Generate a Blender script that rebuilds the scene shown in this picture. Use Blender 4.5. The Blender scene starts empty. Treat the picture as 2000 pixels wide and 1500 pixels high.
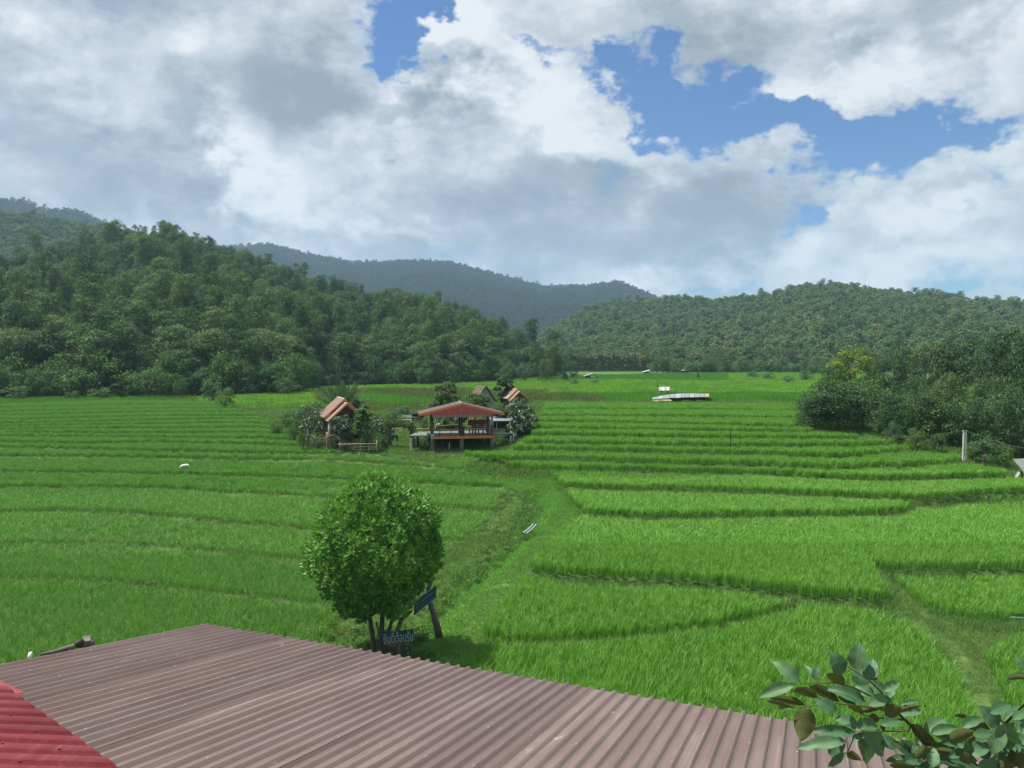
import bpy, bmesh, math, random
import numpy as np
from mathutils import Vector, Matrix, noise as mnoise

random.seed(7)
RNG = np.random.default_rng(11)
S = bpy.context.scene
COL = S.collection
R = math.radians

# ------------------------------------------------------------------ camera
FPX = 1500.0                      # focal length in pixels of the 2000 px wide photograph
CAMZ = 9.0
PITCH = math.atan((750 - 690) / FPX)
cam_d = bpy.data.cameras.new("camera")
cam_d.sensor_width = 36.0
cam_d.lens = 36.0 * FPX / 2000.0
cam_d.clip_start = 0.05
cam_d.clip_end = 12000.0
cam = bpy.data.objects.new("camera", cam_d)
cam.location = (0, 0, CAMZ)
cam.rotation_euler = (math.pi / 2 - PITCH, 0, 0)
COL.objects.link(cam)
S.camera = cam

# ------------------------------------------------------------------ view transform
S.view_settings.view_transform = 'Standard'
S.view_settings.look = 'None'
S.view_settings.gamma = 1.0
S.view_settings.use_curve_mapping = False
S.view_settings.exposure = 0.72
S.cycles.max_bounces = 6
S.cycles.diffuse_bounces = 3
S.cycles.glossy_bounces = 2
S.cycles.transmission_bounces = 4
S.cycles.volume_bounces = 1
S.cycles.transparent_max_bounces = 8
S.cycles.use_denoising = True

# ------------------------------------------------------------------ sun
SUN_EL, SUN_AZ = R(65), R(-72)     # azimuth measured from +Y towards +X
sun_d = bpy.data.lights.new("sun", 'SUN')
sun_d.energy = 4.8
sun_d.angle = R(2.0)
sun_d.color = (1.0, 0.95, 0.87)
sun = bpy.data.objects.new("sun", sun_d)
to_sun = Vector((math.sin(SUN_AZ) * math.cos(SUN_EL), math.cos(SUN_AZ) * math.cos(SUN_EL), math.sin(SUN_EL)))
sun.rotation_euler = to_sun.to_track_quat('Z', 'Y').to_euler()
sun.location = (0, 0, 400)
COL.objects.link(sun)

# ------------------------------------------------------------------ pixel <-> world
CP, SP = math.cos(PITCH), math.sin(PITCH)
def ray(px, py):
    x = (px - 1000.0) / FPX
    y = (750.0 - py) / FPX
    return Vector((x, CP + y * SP, -SP + y * CP))
def at_z(px, py, z):
    d = ray(px, py); t = (z - CAMZ) / d.z
    return Vector((0, 0, CAMZ)) + d * t
def at_y(px, py, Y):
    d = ray(px, py); t = Y / d.y
    return Vector((0, 0, CAMZ)) + d * t
GY = [-60, 23, 30, 40, 47, 52, 56, 60, 65, 70, 75, 80, 90, 130, 300, 3000]
GZ = [0, 0, .2, .4, .65, .9, 1.15, 1.4, 1.6, 1.8, 1.95, 2.1, 2.3, 2.5, 2.8, 2.8]
GYL = [-60, 23] + [29.3, 35, 40.8, 48.3, 52.8, 59.1, 61.6, 65, 67.5, 69.3, 71.7, 73.9, 76.2, 78.8, 82.3, 85.6, 90, 96] + [115, 160, 300, 3000]
GZL = [0, 0] + [0.021, 0.088, 0.196, 0.356, 0.53, 0.751, 1.0, 1.224, 1.427, 1.62, 1.813, 1.99, 2.159, 2.326, 2.482, 2.629, 2.766, 2.885] + [2.9, 2.75, 2.8, 2.8]
GYR = [-60, 24] + [29.5, 39, 44.5, 49, 50.6, 53, 55.6, 58.3, 61.2, 64.8, 69.4, 75, 82] + [92, 160, 300, 3000]
GZR = [0, 0] + [0.19, 0.573, 0.919, 1.259, 1.595, 1.915, 2.212, 2.491, 2.737, 2.95, 3.143, 3.309, 3.421] + [3.4, 2.75, 2.8, 2.8]
def g(y, x=None):
    m = np.interp(y, GY, GZ)
    if x is None: return m
    wr = np.clip((np.asarray(x) + 2.0) / 5.0, 0, 1); wl = np.clip((-14.0 - np.asarray(x)) / 6.0, 0, 1)
    wr = wr * wr * (3 - 2 * wr); wl = wl * wl * (3 - 2 * wl)
    return m + wr * (np.interp(y, GYR, GZR) - m) + wl * (np.interp(y, GYL, GZL) - m)
def at_g(px, py):
    p = at_z(px, py, 0.0)
    for _ in range(30):
        p = at_z(px, py, 0.5 * (p.z + float(g(p.y, p.x))))
    return p
def proj(p):
    v = Vector(p) - Vector((0, 0, CAMZ))
    f = v.y * CP - v.z * SP
    u = v.y * SP + v.z * CP
    return 1000 + FPX * v.x / f, 750 - FPX * u / f

# ------------------------------------------------------------------ world: Nishita sky with a procedural cloud deck
def azel(px, py):
    d = ray(px, py).normalized()
    return math.atan2(d.x, d.y), math.asin(d.z)
class NT:
    """tiny node-tree writer"""
    def __init__(self, tree):
        self.t = tree; self.t.nodes.clear()
    def n(self, typ, **kw):
        nd = self.t.nodes.new(typ)
        for k, v in kw.items():
            setattr(nd, k, v)
        return nd
    def l(self, a, b):
        self.t.links.new(a, b)
    def put(self, sock, v):
        if isinstance(v, bpy.types.NodeSocket):
            self.l(v, sock)
        else:
            sock.default_value = v
    def math(self, op, a, b=None, c=None, clamp=False):
        nd = self.n('ShaderNodeMath', operation=op, use_clamp=clamp)
        self.put(nd.inputs[0], a)
        if b is not None: self.put(nd.inputs[1], b)
        if c is not None: self.put(nd.inputs[2], c)
        return nd.outputs[0]
    def vmath(self, op, a, b=None, scale=None):
        nd = self.n('ShaderNodeVectorMath', operation=op)
        self.put(nd.inputs[0], a)
        if b is not None: self.put(nd.inputs[1], b)
        if scale is not None: self.put(nd.inputs['Scale'], scale)
        return nd.outputs['Value'] if op in ('LENGTH', 'DOT_PRODUCT') else nd.outputs[0]
    def noise(self, vec, scale, detail=4, rough=0.55, dist=0.0, color=False, lac=2.0):
        nd = self.n('ShaderNodeTexNoise')
        if vec is not None: self.l(vec, nd.inputs['Vector'])
        nd.inputs['Scale'].default_value = scale
        nd.inputs['Detail'].default_value = detail
        nd.inputs['Roughness'].default_value = rough
        nd.inputs['Lacunarity'].default_value = lac
        nd.inputs['Distortion'].default_value = dist
        return nd.outputs['Color' if color else 'Fac']
    def ramp(self, fac, stops, interp='LINEAR'):
        nd = self.n('ShaderNodeValToRGB')
        cr = nd.color_ramp; cr.interpolation = interp
        while len(cr.elements) > 1: cr.elements.remove(cr.elements[-1])
        for i, (p, c) in enumerate(stops):
            e = cr.elements[0] if i == 0 else cr.elements.new(p)
            e.position = p; e.color = (c[0], c[1], c[2], 1.0)
        self.l(fac, nd.inputs[0])
        return nd.outputs[0]
    def mix(self, fac, a, b, blend='MIX'):
        nd = self.n('ShaderNodeMix', data_type='RGBA', blend_type=blend)
        self.put(nd.inputs[0], fac)
        for i, v in ((6, a), (7, b)):
            if isinstance(v, bpy.types.NodeSocket): self.l(v, nd.inputs[i])
            else: nd.inputs[i].default_value = (v[0], v[1], v[2], 1.0)
        return nd.outputs[2]
    def smooth(self, v, a, b, lo=0.0, hi=1.0):
        nd = self.n('ShaderNodeMapRange', interpolation_type='SMOOTHSTEP')
        self.l(v, nd.inputs[0])
        nd.inputs[1].default_value = a; nd.inputs[2].default_value = b
        nd.inputs[3].default_value = lo; nd.inputs[4].default_value = hi
        return nd.outputs[0]

# cloud layout: (px, py, rx, ry, tilt in degrees, weight); the directions of the photograph's clouds
HOLES = [(855, 62, 110, 62, 0, .8), (1320, 175, 100, 90, 0, .5), (1560, 255, 140, 60, 0, .6), (815, 40, 150, 90, 0, 1.15), (900, 75, 100, 46, 20, .9), (735, 74, 40, 26, 0, .5), (1085, 118, 130, 30, 12, .8),
         (1270, 120, 115, 95, -20, 1.1), (1330, 190, 160, 110, 0, 1.0), (1450, 240, 220, 110, 15, 1.1), (1560, 290, 200, 100, 10, 1.1),
         (1650, 225, 200, 60, 5, .9), (1850, 236, 230, 48, -8, .9), (1960, 335, 110, 40, -10, .6), (1230, 215, 70, 44, 0, .6),
         (1640, 520, 70, 44, 0, .6), (1345, 560, 80, 28, -10, .6), (1880, 562, 230, 38, 3, .8), (1700, 395, 110, 26, -10, .4),
         (1540, 465, 60, 20, -20, .3), (1500, 130, 130, 70, 0, .6), (1930, 432, 110, 22, 0, .5), (1150, 165, 80, 26, 20, .4), (1700, 270, 150, 70, 0, .7)]
LIGHTS = [(90, 80, 210, 130, 0, .34), (190, 190, 190, 80, 0, .22), (345, 70, 90, 70, 0, .26), (560, 385, 110, 75, 30, .36),
          (672, 428, 62, 40, 0, .36), (745, 472, 60, 36, 0, .3), (830, 430, 60, 46, 0, .22), (1000, 150, 260, 100, 15, .42),
          (1110, 225, 170, 60, 20, .3), (1750, 135, 250, 80, 10, .42), (1950, 75, 130, 80, -20, .3), (1850, 295, 230, 50, -15, .3),
          (1560, 440, 120, 70, -20, .3), (1905, 415, 90, 32, 0, .3), (1850, 505, 260, 46, 0, .34), (1440, 540, 130, 46, 0, .3),
          (430, 275, 90, 70, 0, .22), (1230, 300, 150, 60, 10, .16), (480, 330, 70, 70, 30, .22), (700, 330, 260, 110, 0, .1),
          (1600, 560, 120, 30, 0, .25), (1010, 250, 240, 50, 10, .18), (900, 120, 80, 60, 0, .2)]
DARKS = [(345, 185, 150, 110, -25, .36), (555, 125, 150, 140, 0, .36), (700, 185, 230, 75, 5, .34), (850, 205, 110, 40, 0, .25),
         (180, 330, 330, 90, 0, .26), (360, 385, 230, 80, 10, .24), (960, 395, 160, 90, 20, .26), (1090, 330, 110, 80, 0, .2),
         (1320, 405, 220, 90, 0, .4), (1280, 470, 170, 50, 0, .28), (1060, 520, 300, 60, 5, .2), (1500, 40, 500, 60, 0, .16),
         (1350, 60, 160, 60, 20, .14), (1640, 90, 160, 40, -20, .14), (470, 440, 220, 40, 0, .14), (880, 380, 80, 50, 0, .12),
         (1700, 380, 160, 40, 0, .1), (1140, 480, 120, 70, 0, .16), (60, 250, 160, 40, 0, .14)]
def make_world():
    w = bpy.data.worlds.new("World"); S.world = w; w.use_nodes = True
    T = NT(w.node_tree)
    out = T.n('ShaderNodeOutputWorld'); bg = T.n('ShaderNodeBackground')
    bg.inputs['Strength'].default_value = 0.1
    T.l(bg.outputs[0], out.inputs[0])
    sky = T.n('ShaderNodeTexSky', sky_type='NISHITA')
    sky.sun_disc = False
    sky.sun_elevation = SUN_EL; sky.sun_rotation = SUN_AZ
    sky.air_density = 1.0; sky.dust_density = 0.3; sky.ozone_density = 2.0
    tc = T.n('ShaderNodeTexCoord'); D = tc.outputs['Generated']
    sep = T.n('ShaderNodeSeparateXYZ'); T.l(D, sep.inputs[0])
    az = T.math('ARCTAN2', sep.outputs[0], sep.outputs[1]); el = T.math('ARCSINE', sep.outputs[2])
    # domain for the noise: the unit direction, flattened a little vertically
    Dn = T.vmath('MULTIPLY', D, (1.0, 1.0, 1.5))
    warp = T.vmath('SUBTRACT', T.noise(Dn, 5.5, 5, .62, color=True), (0.5, 0.5, 0.5))
    cmb = T.n('ShaderNodeCombineXYZ'); T.l(az, cmb.inputs[0]); T.l(el, cmb.inputs[1])
    P = T.vmath('ADD', cmb.outputs[0], T.vmath('MULTIPLY', warp, (0.42, 0.30, 0.0)))
    def field(blobs):
        tot = None
        for (px, py, rx, ry, tilt, wt) in blobs:
            a, e = azel(px, py)
            a2, _ = azel(px + 10, py); _, e2 = azel(px, py - 10)
            sx = 1 / (rx * 1.25 * (a2 - a) / 10); sy = 1 / (ry * 1.25 * (e2 - e) / 10)
            if abs(tilt) > 8:
                c, n = math.cos(R(tilt)), math.sin(R(tilt))
                dx = T.vmath('DOT_PRODUCT', P, (c * sx, -n * sx, 0)); dy = T.vmath('DOT_PRODUCT', P, (n * sy, c * sy, 0))
                dx = T.math('SUBTRACT', dx, (c * a - n * e) * sx); dy = T.math('SUBTRACT', dy, (n * a + c * e) * sy)
                ln = T.math('SQRT', T.math('MULTIPLY_ADD', dx, dx, T.math('MULTIPLY', dy, dy)))
            else:
                nd = T.n('ShaderNodeVectorMath', operation='MULTIPLY_ADD')
                T.l(P, nd.inputs[0]); nd.inputs[1].default_value = (sx, sy, 0); nd.inputs[2].default_value = (-a * sx, -e * sy, 0)
                ln = T.vmath('LENGTH', nd.outputs[0])
            v = T.smooth(ln, 0.0, 1.0, wt, 0.0)
            tot = v if tot is None else T.math('ADD', tot, v)
        return tot
    f1 = T.noise(Dn, 5.5, 8, .60)            # cumulus lumps
    Dw = T.vmath('ADD', Dn, T.vmath('SCALE', warp, scale=0.10))
    vo = T.n('ShaderNodeTexVoronoi', feature='F1', voronoi_dimensions='3D', normalize=True)
    T.l(Dw, vo.inputs['Vector']); vo.inputs['Scale'].default_value = 9.0; vo.inputs['Detail'].default_value = 3.0
    vo.inputs['Roughness'].default_value = .58; vo.inputs['Lacunarity'].default_value = 2.3
    puff = T.math('SUBTRACT', 0.62, vo.outputs['Distance'])          # rounded heaps with crisp creases, about -.2 .. .5
    f2 = T.noise(T.vmath('ADD', Dn, (3.1, 1.7, 0.4)), 13.0, 6, .66)
    f3 = T.noise(T.vmath('ADD', Dn, (7.7, 2.2, 5.0)), 2.0, 1, .5)     # where the deck opens elsewhere in the sky
    hole = field(HOLES)
    front = T.smooth(sep.outputs[1], 0.45, 0.7)      # in front the layout rules, elsewhere the same deck goes on at random
    back_open = T.math('MULTIPLY', T.smooth(f3, 0.52, 0.66), T.math('SUBTRACT', 1.0, front))
    cov = T.math('SUBTRACT', 0.92, T.math('ADD', hole, T.math('MULTIPLY', back_open, 0.9)))
    cov = T.math('ADD', cov, T.math('MULTIPLY', T.math('SUBTRACT', f1, 0.5), 1.9))
    cov = T.math('ADD', cov, T.math('MULTIPLY', T.math('SUBTRACT', f2, 0.5), 1.5))
    cov = T.math('ADD', cov, T.math('MULTIPLY', T.math('SUBTRACT', puff, .12), 0.6))
    alpha = T.smooth(cov, 0.06, 0.80)
    br = T.math('ADD', 0.42, T.math('MULTIPLY', field(LIGHTS), .9))
    br = T.math('SUBTRACT', br, T.math('MULTIPLY', field(DARKS), 1.15))
    br = T.math('ADD', br, T.math('MULTIPLY', T.math('SUBTRACT', f1, 0.5), 1.15))
    br = T.math('ADD', br, T.math('MULTIPLY', T.math('SUBTRACT', f2, 0.5), 0.5))
    br = T.math('ADD', br, T.math('MULTIPLY', T.math('SUBTRACT', puff, 0.10), .8))
    fs = T.noise(T.vmath('ADD', Dn, (-0.035, 0.0, 0.045)), 5.5, 6, .60)      # lit and shaded flanks: the same lumps looked at a step towards the sun
    br = T.math('ADD', br, T.math('MULTIPLY', T.math('SUBTRACT', f1, fs), 1.25))
    thin = T.smooth(cov, 0.25, 0.8, 0.14, 0.0)      # thin cloud rims let more light through
    br = T.math('ADD', br, thin)
    k = 10.0 * 0.53
    ccol = T.ramp(br, [(0.0, (.32 * k, .375 * k, .43 * k)), (0.26, (.40 * k, .46 * k, .52 * k)), (0.52, (.56 * k, .62 * k, .68 * k)),
                       (0.76, (.76 * k, .81 * k, .86 * k)), (1.0, (.98 * k, 1.0 * k, 1.02 * k))])
    skyb = T.mix(1.0, sky.outputs[0], (0.25, 0.43, 0.64), 'MULTIPLY')
    col = T.mix(alpha, skyb, ccol)
    # below the horizon the ground hides it; keep it the same deck
    T.l(col, bg.inputs['Color'])
make_world()
S.world.cycles.sampling_method = 'NONE'
# ------------------------------------------------------------------ scene-graph helpers
def tag(o, label=None, cat=None, group=None, kind=None):
    if label: o['label'] = label
    if cat: o['category'] = cat
    if group: o['group'] = group
    if kind: o['kind'] = kind
    return o
def thing(name, label, cat, loc=(0, 0, 0), rz=0.0, group=None):
    o = bpy.data.objects.new(name, None); COL.objects.link(o)
    o.location = loc; o.rotation_euler = (0, 0, rz); o.empty_display_size = 0.3
    return tag(o, label, cat, group)
def link(name, me, parent=None):
    o = bpy.data.objects.new(name, me); COL.objects.link(o)
    if parent is not None: o.parent = parent
    return o
def mesh_np(name, verts, faces, mat=None, smooth=False):
    """faces: (m,k) int array, all of the same size"""
    me = bpy.data.meshes.new(name)
    verts = np.asarray(verts, np.float32); faces = np.asarray(faces, np.int32)
    m, k = faces.shape
    me.vertices.add(len(verts)); me.vertices.foreach_set('co', verts.ravel())
    me.loops.add(m * k); me.loops.foreach_set('vertex_index', faces.ravel())
    me.polygons.add(m)
    me.polygons.foreach_set('loop_start', np.arange(0, m * k, k, dtype=np.int32))
    me.polygons.foreach_set('loop_total', np.full(m, k, np.int32))
    if smooth: me.polygons.foreach_set('use_smooth', np.ones(m, bool))
    me.update(calc_edges=True)
    if mat: me.materials.append(mat)
    return me
class MB:
    """collects boxes, tubes, prisms; build() links them as ONE mesh object"""
    def __init__(self): self.v = []; self.f = []
    def add(self, vs, fs):
        o = len(self.v); self.v += [tuple(p) for p in vs]; self.f += [tuple(i + o for i in q) for q in fs]; return self
    def box(self, c, s, rz=0.0, rx=0.0, ry=0.0):
        hx, hy, hz = s[0] / 2, s[1] / 2, s[2] / 2
        M = Matrix.Rotation(rz, 3, 'Z') @ Matrix.Rotation(ry, 3, 'Y') @ Matrix.Rotation(rx, 3, 'X')
        vs = [Vector(c) + M @ Vector((x * hx, y * hy, z * hz)) for z in (-1, 1) for x, y in ((-1, -1), (1, -1), (1, 1), (-1, 1))]
        return self.add(vs, [(3, 2, 1, 0), (4, 5, 6, 7), (0, 1, 5, 4), (1, 2, 6, 5), (2, 3, 7, 6), (3, 0, 4, 7)])
    def beam(self, a, b, w, h, up=(0, 0, 1)):
        a, b = Vector(a), Vector(b); d = (b - a); L = d.length; d.normalize()
        s = d.cross(Vector(up))
        if s.length < 1e-4: s = d.cross(Vector((0, 1, 0)))
        s.normalize(); u = s.cross(d)
        vs = []
        for p in (a, b):
            for i, j in ((-1, -1), (1, -1), (1, 1), (-1, 1)):
                vs.append(p + s * (i * w / 2) + u * (j * h / 2))
        return self.add(vs, [(0, 1, 2, 3), (7, 6, 5, 4), (4, 5, 1, 0), (5, 6, 2, 1), (6, 7, 3, 2), (7, 4, 0, 3)])
    def tube(self, pts, rad, n=7, cap=True):
        pts = [Vector(p) for p in pts]
        if not hasattr(rad, '__len__'): rad = [rad] * len(pts)
        rings = []; ref = Vector((0.3, 1, 0.2))
        for i, p in enumerate(pts):
            d = (pts[min(i + 1, len(pts) - 1)] - pts[max(i - 1, 0)]).normalized()
            a = d.cross(ref)
            if a.length < 1e-3: a = d.cross(Vector((1, 0, 0)))
            a.normalize(); b = d.cross(a)
            rings.append([p + (a * math.cos(t) + b * math.sin(t)) * rad[i] for t in (2 * math.pi * k / n for k in range(n))])
        vs = [v for r in rings for v in r]; fs = []
        for i in range(len(pts) - 1):
            for k in range(n):
                a0 = i * n + k; b0 = i * n + (k + 1) % n
                fs.append((a0, b0, b0 + n, a0 + n))
        if cap:
            fs.append(tuple(range(n))[::-1]); o = (len(pts) - 1) * n
            fs.append(tuple(o + k for k in range(n)))
        return self.add(vs, fs)
    def slab(self, quad, t):
        """a quad (4 points) thickened by t along its normal, downwards"""
        q = [Vector(p) for p in quad]; n = (q[1] - q[0]).cross(q[3] - q[0]).normalized()
        if n.z < 0: n = -n; q = q[::-1]
        lo = [p - n * t for p in q]
        return self.add(q + lo, [(0, 1, 2, 3), (7, 6, 5, 4), (4, 5, 1, 0), (5, 6, 2, 1), (6, 7, 3, 2), (7, 4, 0, 3)])
    def prism(self, poly, y0, y1):
        """polygon in (x,z) extruded from y0 to y1"""
        n = len(poly)
        vs = [(x, y0, z) for x, z in poly] + [(x, y1, z) for x, z in poly]
        fs = [tuple(range(n)), tuple(range(2 * n - 1, n - 1, -1))]
        fs += [((i + 1) % n, i, i + n, (i + 1) % n + n) for i in range(n)]
        return self.add(vs, fs)
    def build(self, name, mat, parent=None, smooth=False, loc=None, bevel=0.0):
        me = bpy.data.meshes.new(name); me.from_pydata(self.v, [], self.f); me.update()
        if bevel:
            bm = bmesh.new(); bm.from_mesh(me)
            bmesh.ops.bevel(bm, geom=list(bm.edges), offset=bevel, segments=1, affect='EDGES', clamp_overlap=True)
            bm.to_mesh(me); bm.free()
        me.materials.append(mat)
        if smooth:
            for p in me.polygons: p.use_smooth = True
        o = link(name, me, parent)
        if loc is not None: o.location = loc
        return o

# ------------------------------------------------------------------ materials
MATS = {}
def newmat(name):
    m = bpy.data.materials.new(name); m.use_nodes = True
    T = NT(m.node_tree); out = T.n('ShaderNodeOutputMaterial')
    return m, T, out
def surf(name, c1, c2=None, rough=0.7, scale=4.0, detail=5, stretch=(1, 1, 1), spots=None, bump=0.0, bscale=None, spec=0.3, metallic=0.0, c3=None):
    """plain weathered surface: two colours mixed by noise, optional third colour in patches"""
    if name in MATS: return MATS[name]
    m, T, out = newmat(name)
    b = T.n('ShaderNodeBsdfPrincipled'); T.l(b.outputs[0], out.inputs[0])
    b.inputs['Roughness'].default_value = rough; b.inputs['Specular IOR Level'].default_value = spec; b.inputs['Metallic'].default_value = metallic
    tc = T.n('ShaderNodeTexCoord'); oi = T.n('ShaderNodeObjectInfo')
    v = T.vmath('MULTIPLY', tc.outputs['Object'], stretch)
    v = T.vmath('ADD', v, T.vmath('SCALE', oi.outputs['Location'], scale=0.37))
    c2 = c2 or tuple(x * 0.7 for x in c1)
    f = T.smooth(T.noise(v, scale, detail, .6), .32, .68)
    col = T.mix(f, c1, c2)
    if c3: col = T.mix(T.smooth(T.noise(v, scale * .35, 4, .6), .52, .66), col, c3)
    T.l(col, b.inputs['Base Color'])
    if bump:
        bp = T.n('ShaderNodeBump'); bp.inputs['Strength'].default_value = bump; bp.inputs['Distance'].default_value = 0.02
        T.l(T.noise(v, bscale or scale * 4, 5, .6), bp.inputs['Height']); T.l(bp.outputs[0], b.inputs['Normal'])
    MATS[name] = m
    return m
def leafmat(name, ca, cb, cc=None, trans=0.35, rough=0.5, spec=0.25, nscale=0.25, island=True, cpatch=(0.55, 0.75), wide=False):
    """foliage: colour varies per tree, per clump and per leaf; part of the light passes through"""
    if name in MATS: return MATS[name]
    m, T, out = newmat(name)
    tc = T.n('ShaderNodeTexCoord'); oi = T.n('ShaderNodeObjectInfo'); ge = T.n('ShaderNodeNewGeometry')
    f = T.noise(tc.outputs['Object'], nscale, 3, .6)
    if wide: f = T.math('ADD', T.math('MULTIPLY', f, .3), T.math('MULTIPLY', T.smooth(T.noise(oi.outputs['Location'], .16, 4, .6), .3, .7), .7))
    f = T.math('ADD', T.math('MULTIPLY', f, 0.35), T.math('MULTIPLY', oi.outputs['Random'], 0.65))
    if island: f = T.math('ADD', T.math('MULTIPLY', f, 0.65), T.math('MULTIPLY', ge.outputs['Random Per Island'], 0.35))
    col = T.mix(T.smooth(f, .2, .8), ca, cb)
    if cc:
        r2 = T.math('FRACT', T.math('MULTIPLY', oi.outputs['Random'], 7.31))
        col = T.mix(T.smooth(r2, cpatch[0], cpatch[1]), col, cc)
    b = T.n('ShaderNodeBsdfPrincipled'); T.l(col, b.inputs['Base Color'])
    b.inputs['Roughness'].default_value = rough; b.inputs['Specular IOR Level'].default_value = spec
    if trans > 0:
        tr = T.n('ShaderNodeBsdfTranslucent'); T.l(T.mix(1.0, col, (1.0, 1.15, .6), 'MULTIPLY'), tr.inputs[0])
        mx = T.n('ShaderNodeMixShader'); mx.inputs[0].default_value = trans
        T.l(b.outputs[0], mx.inputs[1]); T.l(tr.outputs[0], mx.inputs[2]); T.l(mx.outputs[0], out.inputs[0])
    else: T.l(b.outputs[0], out.inputs[0])
    MATS[name] = m
    return m
M_rice = leafmat('rice_leaf', (.135, .325, .042), (.190, .400, .060), None, .28, .45, .25, 3.0, wide=True)
M_rice_l = leafmat('rice_leaf_young', (.118, .295, .054), (.170, .350, .068), None, .30, .5, .2, 3.0, wide=True)
M_rice_far = leafmat('rice_leaf_far', (.085, .265, .034), (.130, .320, .042), None, .35, .6, .1, 1.0, wide=True)
M_lime = leafmat('meadow_leaf', (.165, .370, .040), (.230, .410, .050), (.11, .25, .045), .35, .6, .1, 1.0, True, (.6, .8))
M_grass = leafmat('grass_leaf', (.105, .220, .055), (.145, .255, .070), (.160, .205, .075), .35, .6, .15, 2.0, True, (.55, .9))
M_weed = leafmat('weed_leaf', (.090, .180, .045), (.130, .210, .060), (.140, .150, .060), .3, .7, .1, 2.0, True, (.5, .7))
M_dry = leafmat('dry_grass_leaf', (.13, .17, .055), (.18, .19, .075), (.10, .18, .045), .3, .7, .1, 2.0, True, (.5, .8))
M_for = leafmat('forest_leaf', (.042, .096, .038), (.100, .178, .066), (.125, .190, .074), .25, .65, .12, .35, True, (.70, .95))
M_for2 = leafmat('hill_forest_leaf', (.072, .145, .062), (.125, .205, .088), (.165, .212, .100), .25, .7, .1, .35, True, (.66, .95))
M_for3 = leafmat('mountain_forest_leaf', (.030, .066, .034), (.050, .092, .044), None, .2, .8, .05, .35)
M_dark = leafmat('dark_leaf', (.036, .086, .033), (.070, .132, .045), (.110, .165, .050), .28, .55, .2, .4, True, (.72, .95))
M_mid = leafmat('bush_leaf', (.060, .140, .042), (.110, .205, .056), (.080, .155, .066), .3, .6, .15, .5)
M_herb = leafmat('herb_leaf', (.080, .190, .045), (.120, .235, .060), None, .3, .6, .15, .5)
M_lawn = leafmat('lawn_leaf', (.115, .300, .050), (.155, .345, .062), (.165, .290, .070), .35, .6, .15, 2.0, True, (.7, .95))
M_yel = leafmat('yellow_green_leaf', (.14, .22, .035), (.20, .27, .05), None, .35, .6, .15, .5)
M_teak = leafmat('teak_leaf', (.060, .120, .035), (.150, .190, .055), (.19, .20, .075), .3, .65, .1, .6, True, (.5, .9))
M_bark = surf('bark', (.16, .13, .10), (.085, .068, .052), .9, 9, 5, (1, 1, .25), bump=.6)
M_palebark = surf('pale_bark', (.33, .31, .27), (.20, .18, .15), .9, 9, 5, (1, 1, .3), bump=.4)
M_soil = surf('red_soil', (.26, .13, .075), (.19, .12, .07), .95, 2.0)

# ------------------------------------------------------------------ field plots (outlines follow the photograph, unprojected onto their terrace)
def pip(px, py, poly):
    inside = np.zeros(len(px), bool); j = len(poly) - 1
    for i in range(len(poly)):
        xi, yi = poly[i]; xj, yj = poly[j]
        with np.errstate(divide='ignore', invalid='ignore'):
            c = ((yi > py) != (yj > py)) & (px < (xj - xi) * (py - yi) / (yj - yi + 1e-12) + xi)
        inside ^= c; j = i
    return inside
PLOTS = []      # (kind, label, polygon xy, z, rice height)
def wline(pts, z):
    return [(p.x, p.y) for p in (at_z(x, y, z) for x, y in pts)]
def plot_poly(px_poly, z, label, kind='rice', h=.62):
    PLOTS.append(dict(kind=kind, label=label, poly=wline(px_poly, z), z=z, h=h))
def plot_rows(rows, label_fmt, kind, h, gap, levels=None):
    """rows: list of (z, front line px, (skip-left x, skip-right x)); each plot runs back to the next row's front line less the bund"""
    for k in range(len(rows) - 1):
        z, fr = rows[k][0], rows[k][1]
        zn, bk = rows[k + 1][0], rows[k + 1][1]
        front = wline(fr, z); back = wline(bk, zn)
        bx = [p[0] for p in back]; by = [p[1] for p in back]
        # densify so that the back edge follows the next front line
        xs0, xs1 = front[0][0], front[-1][0]
        left_b = max(bx[0], -1e9)
        gp = gap(k) if callable(gap) else gap
        bpts = []
        for x in np.linspace(bx[0], bx[-1], 24):
            bpts.append((float(x), float(np.interp(x, bx, by)) - gp))
        PLOTS.append(dict(kind=kind, label=label_fmt(k), poly=front + bpts[::-1], z=z, h=h))
# near right-hand plots
plot_poly([(850, 1330), (960, 1275), (1100, 1269), (1300, 1259), (1450, 1236), (1570, 1203), (1640, 1196), (1740, 1222), (1800, 1248), (1870, 1330), (1905, 1420), (1930, 1640), (1500, 1700), (1000, 1560)], 0.0,
          'bright green rice plot directly behind the brown roof and the leafy branch', h=.6)
plot_poly([(945, 1247), (1000, 1259), (1100, 1256), (1250, 1246), (1400, 1226), (1500, 1206), (1560, 1184), (1592, 1163), (1540, 1158), (1400, 1148), (1250, 1136), (1100, 1126), (1042, 1124), (985, 1180)], 0.05,
          'tongue-shaped bright rice plot between the grass path and the biggest plot', h=.56)
plot_poly([(1030, 1112), (1100, 1122), (1200, 1127), (1300, 1132), (1400, 1140), (1500, 1154), (1600, 1165), (1700, 1172), (1738, 1166), (1718, 1140), (1702, 1110), (1760, 1113), (1860, 1113), (2000, 1112), (2200, 1112),
           (2200, 958), (2000, 975), (1850, 988), (1800, 998), (1770, 1010), (1650, 1014), (1500, 1016), (1300, 1017), (1155, 1013), (1120, 1030), (1085, 1062)], 0.45,
          'biggest bright green rice plot, reaching from the grass path to the right edge', h=.56)
plot_poly([(1742, 1128), (1765, 1158), (1800, 1186), (1846, 1202), (1891, 1214), (2000, 1215), (2200, 1215), (2200, 1122), (2000, 1122), (1860, 1122), (1770, 1121)], 0.08,
          'small bright rice plot at the right edge below the biggest plot', h=.55)
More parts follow.
